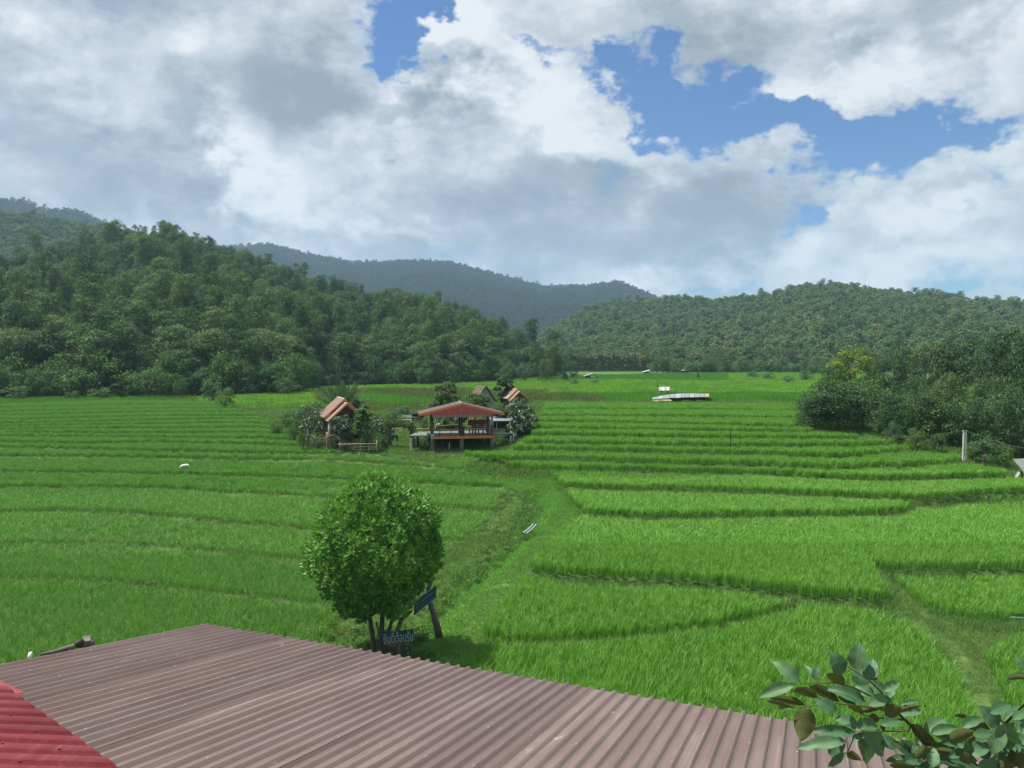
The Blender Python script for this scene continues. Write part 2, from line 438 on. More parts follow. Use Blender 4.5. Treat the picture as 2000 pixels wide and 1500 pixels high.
plot_poly([(1925, 1285), (1960, 1268), (2000, 1255), (2200, 1240), (2300, 1700), (2100, 1700), (1985, 1420), (1955, 1350)], 0.0,
          'rice corner at the lower right edge beside the trodden grass', h=.58)
# right-hand terraces, front edges from near to far
RT = [(.80, [(1143, 1004), (1300, 1010), (1500, 1007), (1650, 1005), (1750, 1000), (1785, 990)]),
      (1.14, [(1076, 930), (1100, 950), (1200, 954), (1350, 956), (1500, 961), (1650, 968), (1780, 974), (1850, 971), (1900, 964), (2000, 959), (2150, 952)]),
      (1.48, [(985, 910), (1050, 917), (1200, 919), (1400, 923), (1550, 928), (1700, 936), (1830, 934), (1965, 930)]),
      (1.81, [(905, 890), (960, 897), (1100, 898), (1300, 904), (1500, 909), (1640, 913), (1760, 911), (1885, 902)]),
      (2.11, [(1000, 879), (1200, 883), (1400, 886), (1640, 893), (1750, 882), (1815, 877)]),
      (2.40, [(1020, 866), (1200, 869), (1400, 871), (1660, 872), (1760, 866)]),
      (2.66, [(1040, 851), (1250, 854), (1400, 856), (1690, 858)]),
      (2.88, [(1050, 839), (1250, 841), (1550, 845), (1600, 846)]),
      (3.08, [(1055, 826), (1300, 829), (1545, 836)]),
      (3.26, [(1058, 814), (1300, 816), (1550, 819)]),
      (3.40, [(1060, 802), (1300, 803), (1555, 805)]),
      (3.46, [(1062, 791), (1300, 791), (1560, 793)])]
NTH = ['first', 'second', 'third', 'fourth', 'fifth', 'sixth', 'seventh', 'eighth', 'ninth', 'tenth', 'eleventh', 'twelfth', 'thirteenth', 'fourteenth', 'fifteenth', 'sixteenth', 'seventeenth', 'eighteenth']
plot_rows(RT, lambda k: f'bright green rice terrace right of the pavilion, {NTH[k]} terrace back from the biggest plot', 'rice', .52, lambda k: .55 if k < 6 else .45)
# left-hand terraces
LT = [(0.0, [(-260, 1420), (0, 1420), (300, 1400), (560, 1330), (640, 1262)]),
      (.06, [(-260, 1128), (0, 1134), (105, 1134), (210, 1140), (280, 1147), (420, 1160), (490, 1169), (595, 1181), (668, 1186)]),
      (.14, [(-260, 1062), (0, 1065), (105, 1064), (210, 1063), (315, 1069), (437, 1080), (595, 1098), (740, 1110), (830, 1112)]),
      (.30, [(-260, 1004), (0, 1002), (122, 998), (245, 1002), (350, 1011), (455, 1022), (595, 1034), (740, 1050), (900, 1058)]),
      (.46, [(-260, 950), (0, 952), (140, 953), (315, 955), (455, 964), (630, 973), (800, 984), (965, 1000)]),
      (.66, [(-260, 919), (0, 922), (175, 924), (350, 927), (525, 932), (700, 939), (860, 947), (985, 955)]),
      (.92, [(-260, 890), (0, 891), (175, 892), (315, 895), (455, 897), (665, 901), (800, 910), (930, 920)]),
      (1.15, [(-260, 872), (0, 874), (245, 880), (455, 884), (600, 887), (690, 889)]),
      (1.36, [(-260, 861), (0, 864), (175, 867), (315, 865), (500, 869), (600, 872)]),
      (1.55, [(-260, 852), (0, 853), (245, 855), (500, 858), (585, 860)]),
      (1.75, [(-260, 845), (0, 846), (210, 847), (480, 846), (570, 850)]),
      (1.93, [(-260, 839), (0, 840), (245, 838), (480, 836), (550, 839)]),
      (2.10, [(-260, 833), (0, 834), (245, 830), (480, 827), (532, 830)]),
      (2.27, [(-260, 827), (0, 828), (245, 823), (480, 819), (515, 822)]),
      (2.43, [(-260, 821), (0, 821), (245, 815), (500, 813)]),
      (2.58, [(-260, 814), (0, 813), (245, 807), (480, 806)]),
      (2.72, [(-260, 807), (0, 806), (245, 800), (460, 800)]),
      (2.85, [(-260, 800), (0, 799), (245, 792), (425, 793)]),
      (2.95, [(-260, 793), (0, 791), (200, 784), (400, 785)])]
plot_rows(LT, lambda k: f'green rice strip of the left field, {NTH[k] if k < 18 else "last"} strip back from the brown roof', 'rice_young', .5, lambda k: .42 if k < 6 else .34)

def under_higher(p, x, y, gap):
    m = np.zeros(len(x), bool)
    for o in PLOTS:
        if o is p or o['z'] <= p['z']: continue
        for dy in (gap, gap * .5, 0.0):
            m |= pip(x, y + dy, o['poly'])
    return m
def ground_z(x, y):
    """terrain height at arrays x, y"""
    z = g(y, x); done = np.zeros(len(z), bool)
    for p in PLOTS:
        P = np.array(p['poly'])
        near = (x > P[:, 0].min()) & (x < P[:, 0].max()) & (y > P[:, 1].min()) & (y < P[:, 1].max())
        idx = np.nonzero(near)[0]
        if len(idx):
            ins = pip(x[idx], y[idx], p['poly']); z[idx[ins]] = np.where(done[idx[ins]], np.maximum(z[idx[ins]], p['z']), p['z']); done[idx[ins]] = True
    # the ditch beside the path
    for (a, b) in zip(DITCH[:-1], DITCH[1:]):
        ax, ay = a; bx, by = b
        L2 = (bx - ax) ** 2 + (by - ay) ** 2
        t = np.clip(((x - ax) * (bx - ax) + (y - ay) * (by - ay)) / L2, 0, 1)
        d = np.hypot(x - ax - t * (bx - ax), y - ay - t * (by - ay))
        z = np.where(d < .9, np.minimum(z, g(y, x) - .45 * np.clip(1 - d / .9, 0, 1)), z)
    return z
DITCH = [(p.x, p.y) for p in (at_g(*q) for q in [(1060, 950), (1046, 990), (1036, 1030), (985, 1085), (930, 1135), (880, 1180), (850, 1230)])]
# ------------------------------------------------------------------ ground sheet
LEFT_EDGE = [(p.x, p.y) for p in (at_g(*q) for q in [(400, 775), (490, 800), (540, 840), (600, 880), (760, 895), (940, 920), (985, 945), (985, 985), (940, 1030), (880, 1060), (760, 1110), (668, 1190), (600, 1280)])]
def graded(lo, hi, step, far_lo, far_hi, grow=1.18):
    mid = list(np.arange(lo, hi + 1e-6, step)); a = []; s = step; x = lo
    while x > far_lo: s *= grow; x -= s; a.append(x)
    b = []; s = step; x = hi
    while x < far_hi: s *= grow; x += s; b.append(x)
    return np.array(a[::-1] + mid + b)
def seg_dist(x, y, line):
    d = np.full(x.shape, 1e9)
    for (a, b) in zip(line[:-1], line[1:]):
        L2 = (b[0] - a[0]) ** 2 + (b[1] - a[1]) ** 2
        t = np.clip(((x - a[0]) * (b[0] - a[0]) + (y - a[1]) * (b[1] - a[1])) / L2, 0, 1)
        d = np.minimum(d, np.hypot(x - a[0] - t * (b[0] - a[0]), y - a[1] - t * (b[1] - a[1])))
    return d
PATH1 = [(p.x, p.y) for p in (at_g(*q) for q in [(905, 905), (985, 925), (1080, 955), (1122, 985), (1085, 1040), (1030, 1100), (975, 1150), (925, 1215), (905, 1262)])]
PATH2 = [(p.x, p.y) for p in (at_g(*q) for q in [(905, 1268), (1100, 1263), (1300, 1252), (1450, 1229), (1570, 1192), (1690, 1180), (1790, 1215), (1860, 1262), (1930, 1400)])]
XS = graded(-46, 50, .36, -3600, 3600, 1.2); YS = graded(16, 96, .36, -900, 3400, 1.2)
GX, GYY = np.meshgrid(XS, YS)
gx, gy = GX.ravel(), GYY.ravel()
def np_noise(x, y, s, seed=0.0):
    """cheap smooth value noise on arrays"""
    x = x * s + seed * 17.3; y = y * s + seed * 9.1
    xi, yi = np.floor(x), np.floor(y); fx, fy = x - xi, y - yi
    fx = fx * fx * (3 - 2 * fx); fy = fy * fy * (3 - 2 * fy)
    h = lambda a, b: np.modf(np.abs(np.sin(a * 127.1 + b * 311.7) * 43758.5453))[0]
    return (h(xi, yi) * (1 - fx) + h(xi + 1, yi) * fx) * (1 - fy) + (h(xi, yi + 1) * (1 - fx) + h(xi + 1, yi + 1) * fx) * fy
def fbm(x, y, s, o=4, seed=0.0):
    t = 0; a = .5; n = 0
    for k in range(o):
        t = t + a * np_noise(x, y, s * 2 ** k, seed + k); n += a; a *= .5
    return t / n
gz = ground_z(gx, gy)
inplot = np.zeros(len(gx), bool)
for p in PLOTS:
    P = np.array(p['poly'])
    near = np.nonzero((gx > P[:, 0].min()) & (gx < P[:, 0].max()) & (gy > P[:, 1].min()) & (gy < P[:, 1].max()))[0]
    if len(near):
        q_ = pip(gx[near], gy[near], p['poly'])
        if p['kind'] == 'rice': q_ &= ~under_higher(p, gx[near], gy[near], .75)
        inplot[near] |= q_
gz2 = gz.reshape(len(YS), len(XS))
for _ in range(2):
    q_ = np.pad(gz2, 1, mode='edge'); gz2 = (q_[1:-1, 1:-1] * 2 + q_[:-2, 1:-1] + q_[2:, 1:-1] + q_[1:-1, :-2] + q_[1:-1, 2:]) / 6
gz = gz2.ravel()
gz = np.where(inplot, gz, gz + (fbm(gx, gy, .6) - .5) * .10 * (np.abs(gx) < 80))
nx, ny = len(XS), len(YS)
GZ2 = gz.reshape(ny, nx)
def ground_at(x, y):
    i = np.clip(np.searchsorted(XS, x) - 1, 0, nx - 2); j = np.clip(np.searchsorted(YS, y) - 1, 0, ny - 2)
    u = (x - XS[i]) / (XS[i + 1] - XS[i]); v = (y - YS[j]) / (YS[j + 1] - YS[j])
    return (GZ2[j, i] * (1 - u) + GZ2[j, i + 1] * u) * (1 - v) + (GZ2[j + 1, i] * (1 - u) + GZ2[j + 1, i + 1] * u) * v
ii = np.arange((ny - 1) * (nx - 1)); r_, c_ = ii // (nx - 1), ii % (nx - 1)
q0 = r_ * nx + c_
gme = mesh_np('ground', np.stack([gx, gy, gz], 1), np.stack([q0, q0 + 1, q0 + 1 + nx, q0 + nx], 1), None, True)
bare = np.maximum(np.clip(1.1 - seg_dist(gx, gy, PATH1) / .55, 0, 1), .7 * np.clip(1.1 - seg_dist(gx, gy, PATH2) / .45, 0, 1))
le_ = np.array(LEFT_EDGE); lo_ = np.argsort(le_[:, 1])
weedy = (~inplot) & (gx < np.interp(gy, le_[lo_, 1], le_[lo_, 0]) + .3) & (gy > 20) & (gy < 100)
lawn = np.clip(2.2 - seg_dist(gx, gy, PATH1) / 1.1, 0, 1) * (~inplot)
for nm, arr in (('lawn', lawn.astype(np.float32)), ('weedy', weedy.astype(np.float32)), ('paddy', inplot.astype(np.float32)), ('trodden', bare.astype(np.float32))):
    at = gme.attributes.new(nm, 'FLOAT', 'POINT'); at.data.foreach_set('value', arr)
def ground_mat():
    m, T, out = newmat('grassy_ground')
    b = T.n('ShaderNodeBsdfPrincipled'); T.l(b.outputs[0], out.inputs[0]); b.inputs['Roughness'].default_value = .9; b.inputs['Specular IOR Level'].default_value = .1
    tc = T.n('ShaderNodeTexCoord'); v = tc.outputs['Object']
    n1 = T.noise(v, .35, 6, .6); n2 = T.noise(v, 3.0, 6, .65); n3 = T.noise(v, .03, 5, .6)
    gr = T.mix(T.smooth(n1, .35, .65), (.070, .150, .030), (.100, .170, .040))
    gr = T.mix(T.smooth(n3, .42, .6), gr, (.055, .135, .028))
    gr = T.mix(T.smooth(n2, .5, .75), gr, (.11, .12, .045))
    a3 = T.n('ShaderNodeAttribute', attribute_name='weedy'); gr = T.mix(T.math('MULTIPLY', a3.outputs['Fac'], .85), gr, T.mix(T.smooth(n1, .4, .6), (.055, .115, .030), (.085, .110, .040)))
    a4 = T.n('ShaderNodeAttribute', attribute_name='lawn'); gr = T.mix(T.math('MULTIPLY', a4.outputs['Fac'], .95), gr, T.mix(T.smooth(n2, .35, .65), (.095, .235, .042), (.125, .245, .055)))
    a1 = T.n('ShaderNodeAttribute', attribute_name='paddy'); a2 = T.n('ShaderNodeAttribute', attribute_name='trodden')
    tr = T.math('MULTIPLY', a2.outputs['Fac'], T.smooth(n2, .3, .62))
    col = T.mix(T.math('MULTIPLY', tr, .30), gr, (.17, .165, .085))
    col = T.mix(a1.outputs['Fac'], col, T.mix(T.smooth(n2, .4, .7), (.045, .095, .018), (.06, .075, .03)))
    T.l(col, b.inputs['Base Color'])
    bp = T.n('ShaderNodeBump'); bp.inputs['Strength'].default_value = .7; bp.inputs['Distance'].default_value = .08
    T.l(T.noise(v, 6, 6, .7), bp.inputs['Height']); T.l(bp.outputs[0], b.inputs['Normal'])
    return m
gme.materials.append(ground_mat())
tag(link('ground', gme), kind='structure')

# ------------------------------------------------------------------ scattered ground plants (geometry-node instances of small tufts)
def tuft_mesh(name, mat, n, h, spread, w, lean=.35, seed=0, segs=3, hvar=.3, pw=2.0):
    rg = np.random.default_rng(seed); V = []; Fq = []
    for i in range(n):
        a = rg.uniform(0, 2 * math.pi); r = spread * math.sqrt(rg.uniform(0, 1))
        bx, by = r * math.cos(a), r * math.sin(a)
        d = rg.uniform(0, 2 * math.pi); dx, dy = math.cos(d), math.sin(d)
        H = h * (1 - hvar * rg.uniform()); ln = lean * H * rg.uniform(.2, 1.0)
        ww = w * rg.uniform(.7, 1.2); t0 = rg.uniform(0, math.pi); sx, sy = math.cos(t0) * ww / 2, math.sin(t0) * ww / 2
        o = len(V)
        for k in range(segs):
            t = k / segs; f = (1 - .55 * t)
            cx, cy, cz = bx + dx * ln * t ** pw, by + dy * ln * t ** pw, H * (t - .36 * t ** pw * (ln / H))
            V += [(cx - sx * f, cy - sy * f, cz), (cx + sx * f, cy + sy * f, cz)]
        V += [(bx + dx * ln, by + dy * ln, H * (1 - .36 * ln / H))]
        for k in range(segs - 1):
            q = o + 2 * k
            Fq += [(q, q + 1, q + 3), (q, q + 3, q + 2)]
        q = o + 2 * (segs - 1); Fq.append((q, q + 1, q + 2))
    return mesh_np(name, V, np.array(Fq), mat)
def leafy_mesh(name, mat, n, h, rad, leaf, seed=0):
    """low leafy weed clump"""
    rg = np.random.default_rng(seed)
    d = rg.normal(size=(n, 3)); d /= np.linalg.norm(d, axis=1)[:, None]; d[:, 2] = np.abs(d[:, 2])
    P = d * np.array([rad, rad, h]) * rg.uniform(.45, 1, (n, 1))
    return kites(name, P, d, leaf, mat, rg)
def kites(name, P, N, leaf, mat, rg, aspect=.55, jitter=.75):
    n = len(P)
    N = N + rg.normal(size=(n, 3)) * jitter; N /= np.linalg.norm(N, axis=1)[:, None] + 1e-9
    t = rg.normal(size=(n, 3)); t -= N * np.sum(t * N, 1)[:, None]; t /= np.linalg.norm(t, axis=1)[:, None] + 1e-9
    b = np.cross(N, t); L = (leaf * rg.uniform(.65, 1.25, n))[:, None]
    tip = P + t * L * .55 - N * L * .12; base = P - t * L * .5 - N * L * .06
    l = P + b * L * aspect * .5 + N * L * .08; r = P - b * L * aspect * .5 + N * L * .08
    V = np.stack([base, r, tip, l], 1).reshape(-1, 3)
    return mesh_np(name, V, np.arange(4 * n).reshape(n, 4), mat)

PROTO = bpy.data.collections.new('plant_prototypes')      # sources of the instances, not part of the scene
PIDX = {}
PLIST = []
def proto(key, me):
    PLIST.append((key, me))
def proto_done():
    for i, (key, me) in enumerate(PLIST):
        o = bpy.data.objects.new('p%04d' % i, me); PROTO.objects.link(o)
        PIDX.setdefault(key, []).append(i)
for s in range(4):
    proto('rice1', tuft_mesh('rice_tuft', M_rice, 20, .66, .085, .017, .55, s, 4, .14, 2.8))
    proto('rice1l', tuft_mesh('rice_tuft_young', M_rice_l, 14, .60, .080, .015, .55, 40 + s, 4, .2, 2.8))
    proto('rice2', tuft_mesh('rice_clump', M_rice, 74, .66, .28, .030, .48, 10 + s, 4, .12, 3.0))
    proto('rice2l', tuft_mesh('rice_clump_young', M_rice_l, 54, .58, .27, .030, .48, 50 + s, 4, .15, 3.0))
    proto('rice3', tuft_mesh('rice_patch', M_rice_far, 60, .62, .75, .06, .4, 20 + s, 2))
    proto('lime3', tuft_mesh('meadow_patch', M_lime, 60, .5, .8, .07, .7, 30 + s, 2, .6))
    proto('grass', tuft_mesh('grass_tuft', M_grass, 26, .24, .20, .014, .9, 60 + s, 2, .6))
    proto('grassm', tuft_mesh('grass_mat', M_grass, 40, .34, .42, .03, .9, 70 + s, 2, .6))
    proto('weed', leafy_mesh('weed_clump', M_weed, 60, .32, .26, .09, 80 + s))
    proto('dry', tuft_mesh('dry_tuft', M_dry, 30, .45, .30, .022, .8, 90 + s, 2, .5))
    proto('herb', leafy_mesh('herb_clump', M_herb, 90, .34, .36, .11, 100 + s))
    proto('dry3', tuft_mesh('dry_patch', M_dry, 50, .7, .8, .07, .6, 110 + s, 2, .6))
for s in range(3): proto('lawn', tuft_mesh('lawn_tuft', M_lawn, 30, .13, .16, .012, 1.0, 130 + s, 2, .6))
proto('yellow', leafy_mesh('yellow_weed', M_yel, 60, .30, .25, .08, 120))

def scatter_group():
    ng = bpy.data.node_groups.new('scatter', 'GeometryNodeTree')
    ng.interface.new_socket('Geometry', in_out='INPUT', socket_type='NodeSocketGeometry')
    ng.interface.new_socket('Geometry', in_out='OUTPUT', socket_type='NodeSocketGeometry')
    N = ng.nodes; gi = N.new('NodeGroupInput'); go = N.new('NodeGroupOutput')
    ci = N.new('GeometryNodeCollectionInfo'); ci.inputs[0].default_value = PROTO
    ci.inputs['Separate Children'].default_value = True; ci.inputs['Reset Children'].default_value = True
    ip = N.new('GeometryNodeInstanceOnPoints'); ip.inputs['Pick Instance'].default_value = True
    def attr(nm, typ):
        a = N.new('GeometryNodeInputNamedAttribute'); a.data_type = typ; a.inputs[0].default_value = nm; return a.outputs[0]
    L = ng.links.new
    L(gi.outputs[0], ip.inputs['Points']); L(ci.outputs[0], ip.inputs['Instance'])
    L(attr('idx', 'INT'), ip.inputs['Instance Index']); L(attr('rot', 'FLOAT_VECTOR'), ip.inputs['Rotation']); L(attr('scl', 'FLOAT_VECTOR'), ip.inputs['Scale'])
    L(ip.outputs[0], go.inputs[0])
    return ng
NG = scatter_group()
def scatter(name, pts, idx, scl, label, cat, rot=None, parent=None):
    pts = np.asarray(pts, np.float32); n = len(pts)
    if n == 0: return None
    me = bpy.data.meshes.new(name); me.vertices.add(n); me.vertices.foreach_set('co', pts.ravel()); me.update()
    if rot is None:
        rot = np.zeros((n, 3)); rot[:, 2] = RNG.uniform(0, 2 * math.pi, n)
        rot[:, :2] = RNG.normal(0, .06, (n, 2))
    scl = np.asarray(scl)
    if scl.ndim == 1: scl = np.repeat(scl[:, None], 3, 1)
    a = me.attributes.new('idx', 'INT', 'POINT'); a.data.foreach_set('value', np.asarray(idx, np.int32))
    a = me.attributes.new('rot', 'FLOAT_VECTOR', 'POINT'); a.data.foreach_set('vector', rot.astype(np.float32).ravel())
    a = me.attributes.new('scl', 'FLOAT_VECTOR', 'POINT'); a.data.foreach_set('vector', scl.astype(np.float32).ravel())
    o = link(name, me, parent)
    md = o.modifiers.new('scatter', 'NODES'); md.node_group = NG
    return tag(o, label, cat, None, 'stuff')
def jgrid(x0, x1, y0, y1, s):
    X, Y = np.meshgrid(np.arange(x0, x1, s), np.arange(y0, y1, s))
    X = X.ravel() + RNG.uniform(-.45, .45, X.size) * s; Y = Y.ravel() + RNG.uniform(-.45, .45, Y.size) * s
    return X, Y
def in_view(x, y, margin=6.0, half=.70):
    return np.abs(x) < y * half + margin
def pick(keys, n):
    pool = np.array([i for k in keys for i in PIDX[k]])
    return pool[RNG.integers(0, len(pool), n)]

# ------------------------------------------------------------------ tree crowns and trunks
def crown_mesh(name, mat, seed, H=7.0, rad=3.2, base=2.2, lobes=12, n=2000, leaf=.42, shape='round', gap=.0):
    rg = np.random.default_rng(seed); C = []
    for i in range(lobes):
        u = (i + .5) / lobes
        z = base + (H - base) * (u ** .9) * .93
        t = (z - base) / (H - base)
        if shape == 'round': env = math.sqrt(max(.05, 1 - (2 * t - .85) ** 2 / 1.5))
        elif shape == 'tall': env = .75 * (1 - .6 * abs(t - .45))
        elif shape == 'umbrella': env = .45 + .75 * t if t < .8 else .75
        else: env = 1 - .35 * t
        a = i * 2.4 + rg.uniform(-.6, .6); r = rad * env * rg.uniform(.3, .78)
        C.append((r * math.cos(a), r * math.sin(a), z, rad * rg.uniform(.26, .46) * (.8 if shape == 'umbrella' else 1)))
    C = np.array(C)
    wts = C[:, 3] ** 2; wts /= wts.sum()
    k = rg.choice(lobes, n, p=wts)
    d = rg.normal(size=(n, 3)); d /= np.linalg.norm(d, axis=1)[:, None]
    d[:, 2] = np.where(d[:, 2] < -.35, -d[:, 2], d[:, 2])
    rr = C[k, 3] * (rg.uniform(.55, 1.08, n))
    # small secondary bumps
    bump = 1 + .18 * np.sin(d[:, 0] * 7 + k) * np.sin(d[:, 1] * 6 + 2 * k)
    P = C[k, :3] + d * (rr * bump)[:, None] * np.array([1.1, 1.1, .8])
    P[:, 2] = np.maximum(P[:, 2], base * .35)
    N = d * 1.0 + np.array([0, 0, .45])
    me = kites(name, P, N, leaf, mat, rg, .62, .6)
    return me, C
def trunk_mesh(name, mat, seed, C, H, rad=.16, twin=False):
    rg = np.random.default_rng(seed); mb = MB()
    top = Vector((rg.uniform(-.3, .3), rg.uniform(-.3, .3), H * .62))
    mid = Vector((rg.uniform(-.15, .15), rg.uniform(-.15, .15), H * .3))
    mb.tube([(0, 0, -.4), (0, 0, .15), mid, top], [rad * 1.4, rad * 1.1, rad * .85, rad * .45], 7)
    for c in C[rg.choice(len(C), min(7, len(C)), replace=False)]:
        s = mid.lerp(top, rg.uniform(0, .9)); e = Vector(c[:3])
        mb.tube([s, s.lerp(e, .5) + Vector((0, 0, .25)), e], [rad * .45, rad * .3, rad * .12], 5)
    me = bpy.data.meshes.new(name); me.from_pydata(mb.v, [], mb.f); me.update(); me.materials.append(mat)
    for p in me.polygons: p.use_smooth = True
    return me
TREES = {}
def tree_kind(key, mat, seeds, bark=None, H=7.0, **kw):
    TREES[key] = []
    for s in seeds:
        cm, C = crown_mesh('crown', mat, s, H=H, **kw)
        TREES[key].append((cm, trunk_mesh('trunk', bark or M_bark, s + 500, C, H), H, kw.get('rad', 3.2)))
tree_kind('forest', M_for, (1, 2, 3), H=10, rad=3.6, base=1.4, lobes=22, n=4200, leaf=.31)
tree_kind('forest_tall', M_for, (4, 5), M_palebark, H=13, rad=3.0, base=3.0, lobes=20, n=3400, leaf=.31, shape='tall')
tree_kind('forest_open', M_for, (6, 7), M_palebark, H=11, rad=3.8, base=3.6, lobes=16, n=2400, leaf=.33, shape='umbrella')
tree_kind('hill', M_for2, (11, 12, 13), H=8, rad=3.4, base=1.2, lobes=15, n=1100, leaf=.62)
tree_kind('hill_open', M_for2, (14, 15), M_palebark, H=10.5, rad=3.2, base=5.0, lobes=11, n=520, leaf=.6, shape='tall')
tree_kind('mount', M_for3, (17, 18), H=10, rad=4.6, base=1.5, lobes=10, n=420, leaf=1.3)
tree_kind('mount_open', M_for3, (19,), H=13, rad=4.2, base=5, lobes=9, n=260, leaf=1.2, shape='tall')
tree_kind('dark', M_dark, (21, 22, 23), H=8, rad=3.6, base=1.0, lobes=16, n=3600, leaf=.30)
tree_kind('dark_open', M_dark, (24, 25), M_palebark, H=8.5, rad=4.2, base=2.5, lobes=14, n=2600, leaf=.28, shape='umbrella')
tree_kind('bush', M_mid, (31, 32, 33), H=2.2, rad=1.7, base=.3, lobes=12, n=1700, leaf=.155)
tree_kind('yellow', M_yel, (41, 42), H=7, rad=2.6, base=1.8, lobes=11, n=1700, leaf=.32)
tree_kind('teak', M_teak, (45, 46, 47), M_palebark, H=9, rad=2.6, base=1.4, lobes=13, n=1200, leaf=.6)
for key in ('forest', 'forest_tall', 'forest_open', 'hill', 'hill_open', 'mount', 'mount_open', 'bush', 'dark'):
    for cm, tm, H, rd in TREES[key]:
        proto('t_' + key, cm)
for key in ('forest_tall', 'forest_open', 'hill_open'):
    for cm, tm, H, rd in TREES[key]:
        proto('k_' + key, tm)
proto_done()
def plant_tree(key, x, y, z, h, w, label, cat='tree', name=None, group=None, var=None, trunk=True, rz=None):
    """one tree: an Empty at its foot with crown and trunk; h height, w crown width in metres"""
    kinds = TREES[key]; cm, tm, H, rd = kinds[(var if var is not None else random.randrange(len(kinds))) % len(kinds)]
    t = thing(name or ('bush' if key == 'bush' else 'tree'), label, cat, (x, y, z), rz if rz is not None else random.uniform(0, 6.28), group)
    t.scale = (w / (2 * rd * 1.12), w / (2 * rd * 1.12), h / (H * 1.04))
    link('crown', cm, t)
    if trunk: link('trunk', tm, t)
    return t

# ------------------------------------------------------------------ rice in every plot
for p in PLOTS:
    P = np.array(p['poly']); young = p['kind'] == 'rice_young'
    x0, x1, y0, y1 = P[:, 0].min(), P[:, 0].max(), P[:, 1].min(), P[:, 1].max()
    allp = []; alli = []; alls = []
    for (ya, yb, s, k) in ((10, 33, .185, 'rice1'), (33, 47, .24, 'rice1'), (47, 200, .40, 'rice2')):
        a, b = max(y0, ya), min(y1, yb)
        if a >= b: continue
        x, y = jgrid(max(x0, -b * .72 - 4), min(x1, b * .72 + 4), a, b, s)
        ok = pip(x, y, p['poly']) & in_view(x, y, 3)
        if not young: ok &= ~under_higher(p, x, y, .75)
        # thin, ragged spots in the young left field
        dens = fbm(x, y, .25, 3, 3)
        if young: ok &= (RNG.uniform(size=len(x)) < np.clip(1.6 - 1.6 * np.clip((dens - .45) * 4, 0, 1) * .5, 0, 1))
        x, y, dens = x[ok], y[ok], dens[ok]
        allp.append(np.stack([x, y, np.full(len(x), p['z'] - .02)], 1))
        alli.append(pick([k + ('l' if young else '')], len(x)))
        base = p['h'] / .62 * (1.25 if s == .24 else 1.0)
        sc = base * (0.82 + .36 * fbm(x, y, .18, 3, 5)) * RNG.uniform(.85, 1.12, len(x))
        xy = sc * (1.3 if s == .24 else 1.0)
        alls.append(np.stack([xy, xy, p['h'] / .66 * (0.82 + .36 * fbm(x, y, .18, 3, 5)) * RNG.uniform(.85, 1.12, len(x))], 1))
    if allp:
        scatter('rice_plot', np.concatenate(allp), np.concatenate(alli), np.concatenate(alls), p['label'], 'rice field')
# ------------------------------------------------------------------ grass on paths, banks and bunds
def all_plots_mask(x, y):
    m = np.zeros(len(x), bool)
    for p in PLOTS:
        P = np.array(p['poly'])
        k = np.nonzero((x > P[:, 0].min()) & (x < P[:, 0].max()) & (y > P[:, 1].min()) & (y < P[:, 1].max()))[0]
        if len(k):
            q = pip(x[k], y[k], p['poly'])
            if p['kind'] == 'rice': q &= ~under_higher(p, x[k], y[k], .75)
            m[k] |= q
    return m
LEFT_EDGE = [(p.x, p.y) for p in (at_g(*q) for q in [(400, 775), (490, 800), (540, 840), (600, 880), (760, 895), (940, 920), (985, 945), (985, 985), (940, 1030), (880, 1060), (760, 1110), (668, 1190), (600, 1280)])]
def bank_side(x, y):
    """True left of the line between the left field and the grassy bank"""
    e = np.array(LEFT_EDGE); o = np.argsort(e[:, 1])
    return x < np.interp(y, e[o, 1], e[o, 0])
gp, gi_, gs = [], [], []
def add_sc(x, y, keys, s):
    gp.append(np.stack([x, y, ground_at(x, y) - .02], 1)); gi_.append(pick(keys, len(x))); gs.append(s)
for (ya, yb, s, key) in ((17, 36, .165, 'grass'), (36, 62, .40, 'grassm'), (62, 92, .62, 'grassm')):
    x, y = jgrid(-yb * .72 - 4, yb * .72 + 4, ya, yb, s)
    ok = in_view(x, y, 3) & ~all_plots_mask(x, y)
    x, y = x[ok], y[ok]
    tr = np.maximum(np.clip(1.2 - seg_dist(x, y, PATH1) / .5, 0, 1), np.clip(1.2 - seg_dist(x, y, PATH2) / .4, 0, 1))
    ok = (RNG.uniform(size=len(x)) > tr * .55) & (~bank_side(x, y) | (RNG.uniform(size=len(x)) < .3))
    x, y, tr = x[ok], y[ok], tr[ok]
    n = fbm(x, y, .35, 3, 8)
    sc = (.55 + .8 * n) * RNG.uniform(.7, 1.2, len(x)) * (1 - .5 * tr)
    sc = sc * (1.5 if ya > 60 else 1.0) * np.where(seg_dist(x, y, PATH1) < 1.5, .45, 1.0)
    add_sc(x, y, [key], np.stack([sc, sc, sc], 1))
for (ya, yb, s, key) in ((22, 48, .17, 'grass'), (48, 100, .3, 'grassm')):      # rank grass on the risers before each right-hand plot
    x, y = jgrid(-3, yb * .72 + 3, ya, yb, s); ok = in_view(x, y, 2) & ~all_plots_mask(x, y)
    x, y = x[ok], y[ok]; fr = np.zeros(len(x), bool)
    for p in PLOTS:
        if p['kind'] == 'rice': fr |= pip(x, y + .45, p['poly']) | pip(x, y + .85, p['poly'])
    x, y = x[fr], y[fr]; sc = RNG.uniform(.8, 1.5, len(x)); add_sc(x, y, [key], np.stack([sc, sc, sc * 1.15], 1))
x, y = jgrid(-6, 9, 20, 58, .14); ok = (seg_dist(x, y, PATH1) < 1.9) & ~all_plots_mask(x, y) & (RNG.uniform(size=len(x)) < .85)
x, y = x[ok], y[ok]; sc = RNG.uniform(.6, 1.2, len(x)) * (1 + .02 * (y - 20)); add_sc(x, y, ['lawn'], np.stack([sc * 1.2, sc * 1.2, sc], 1))
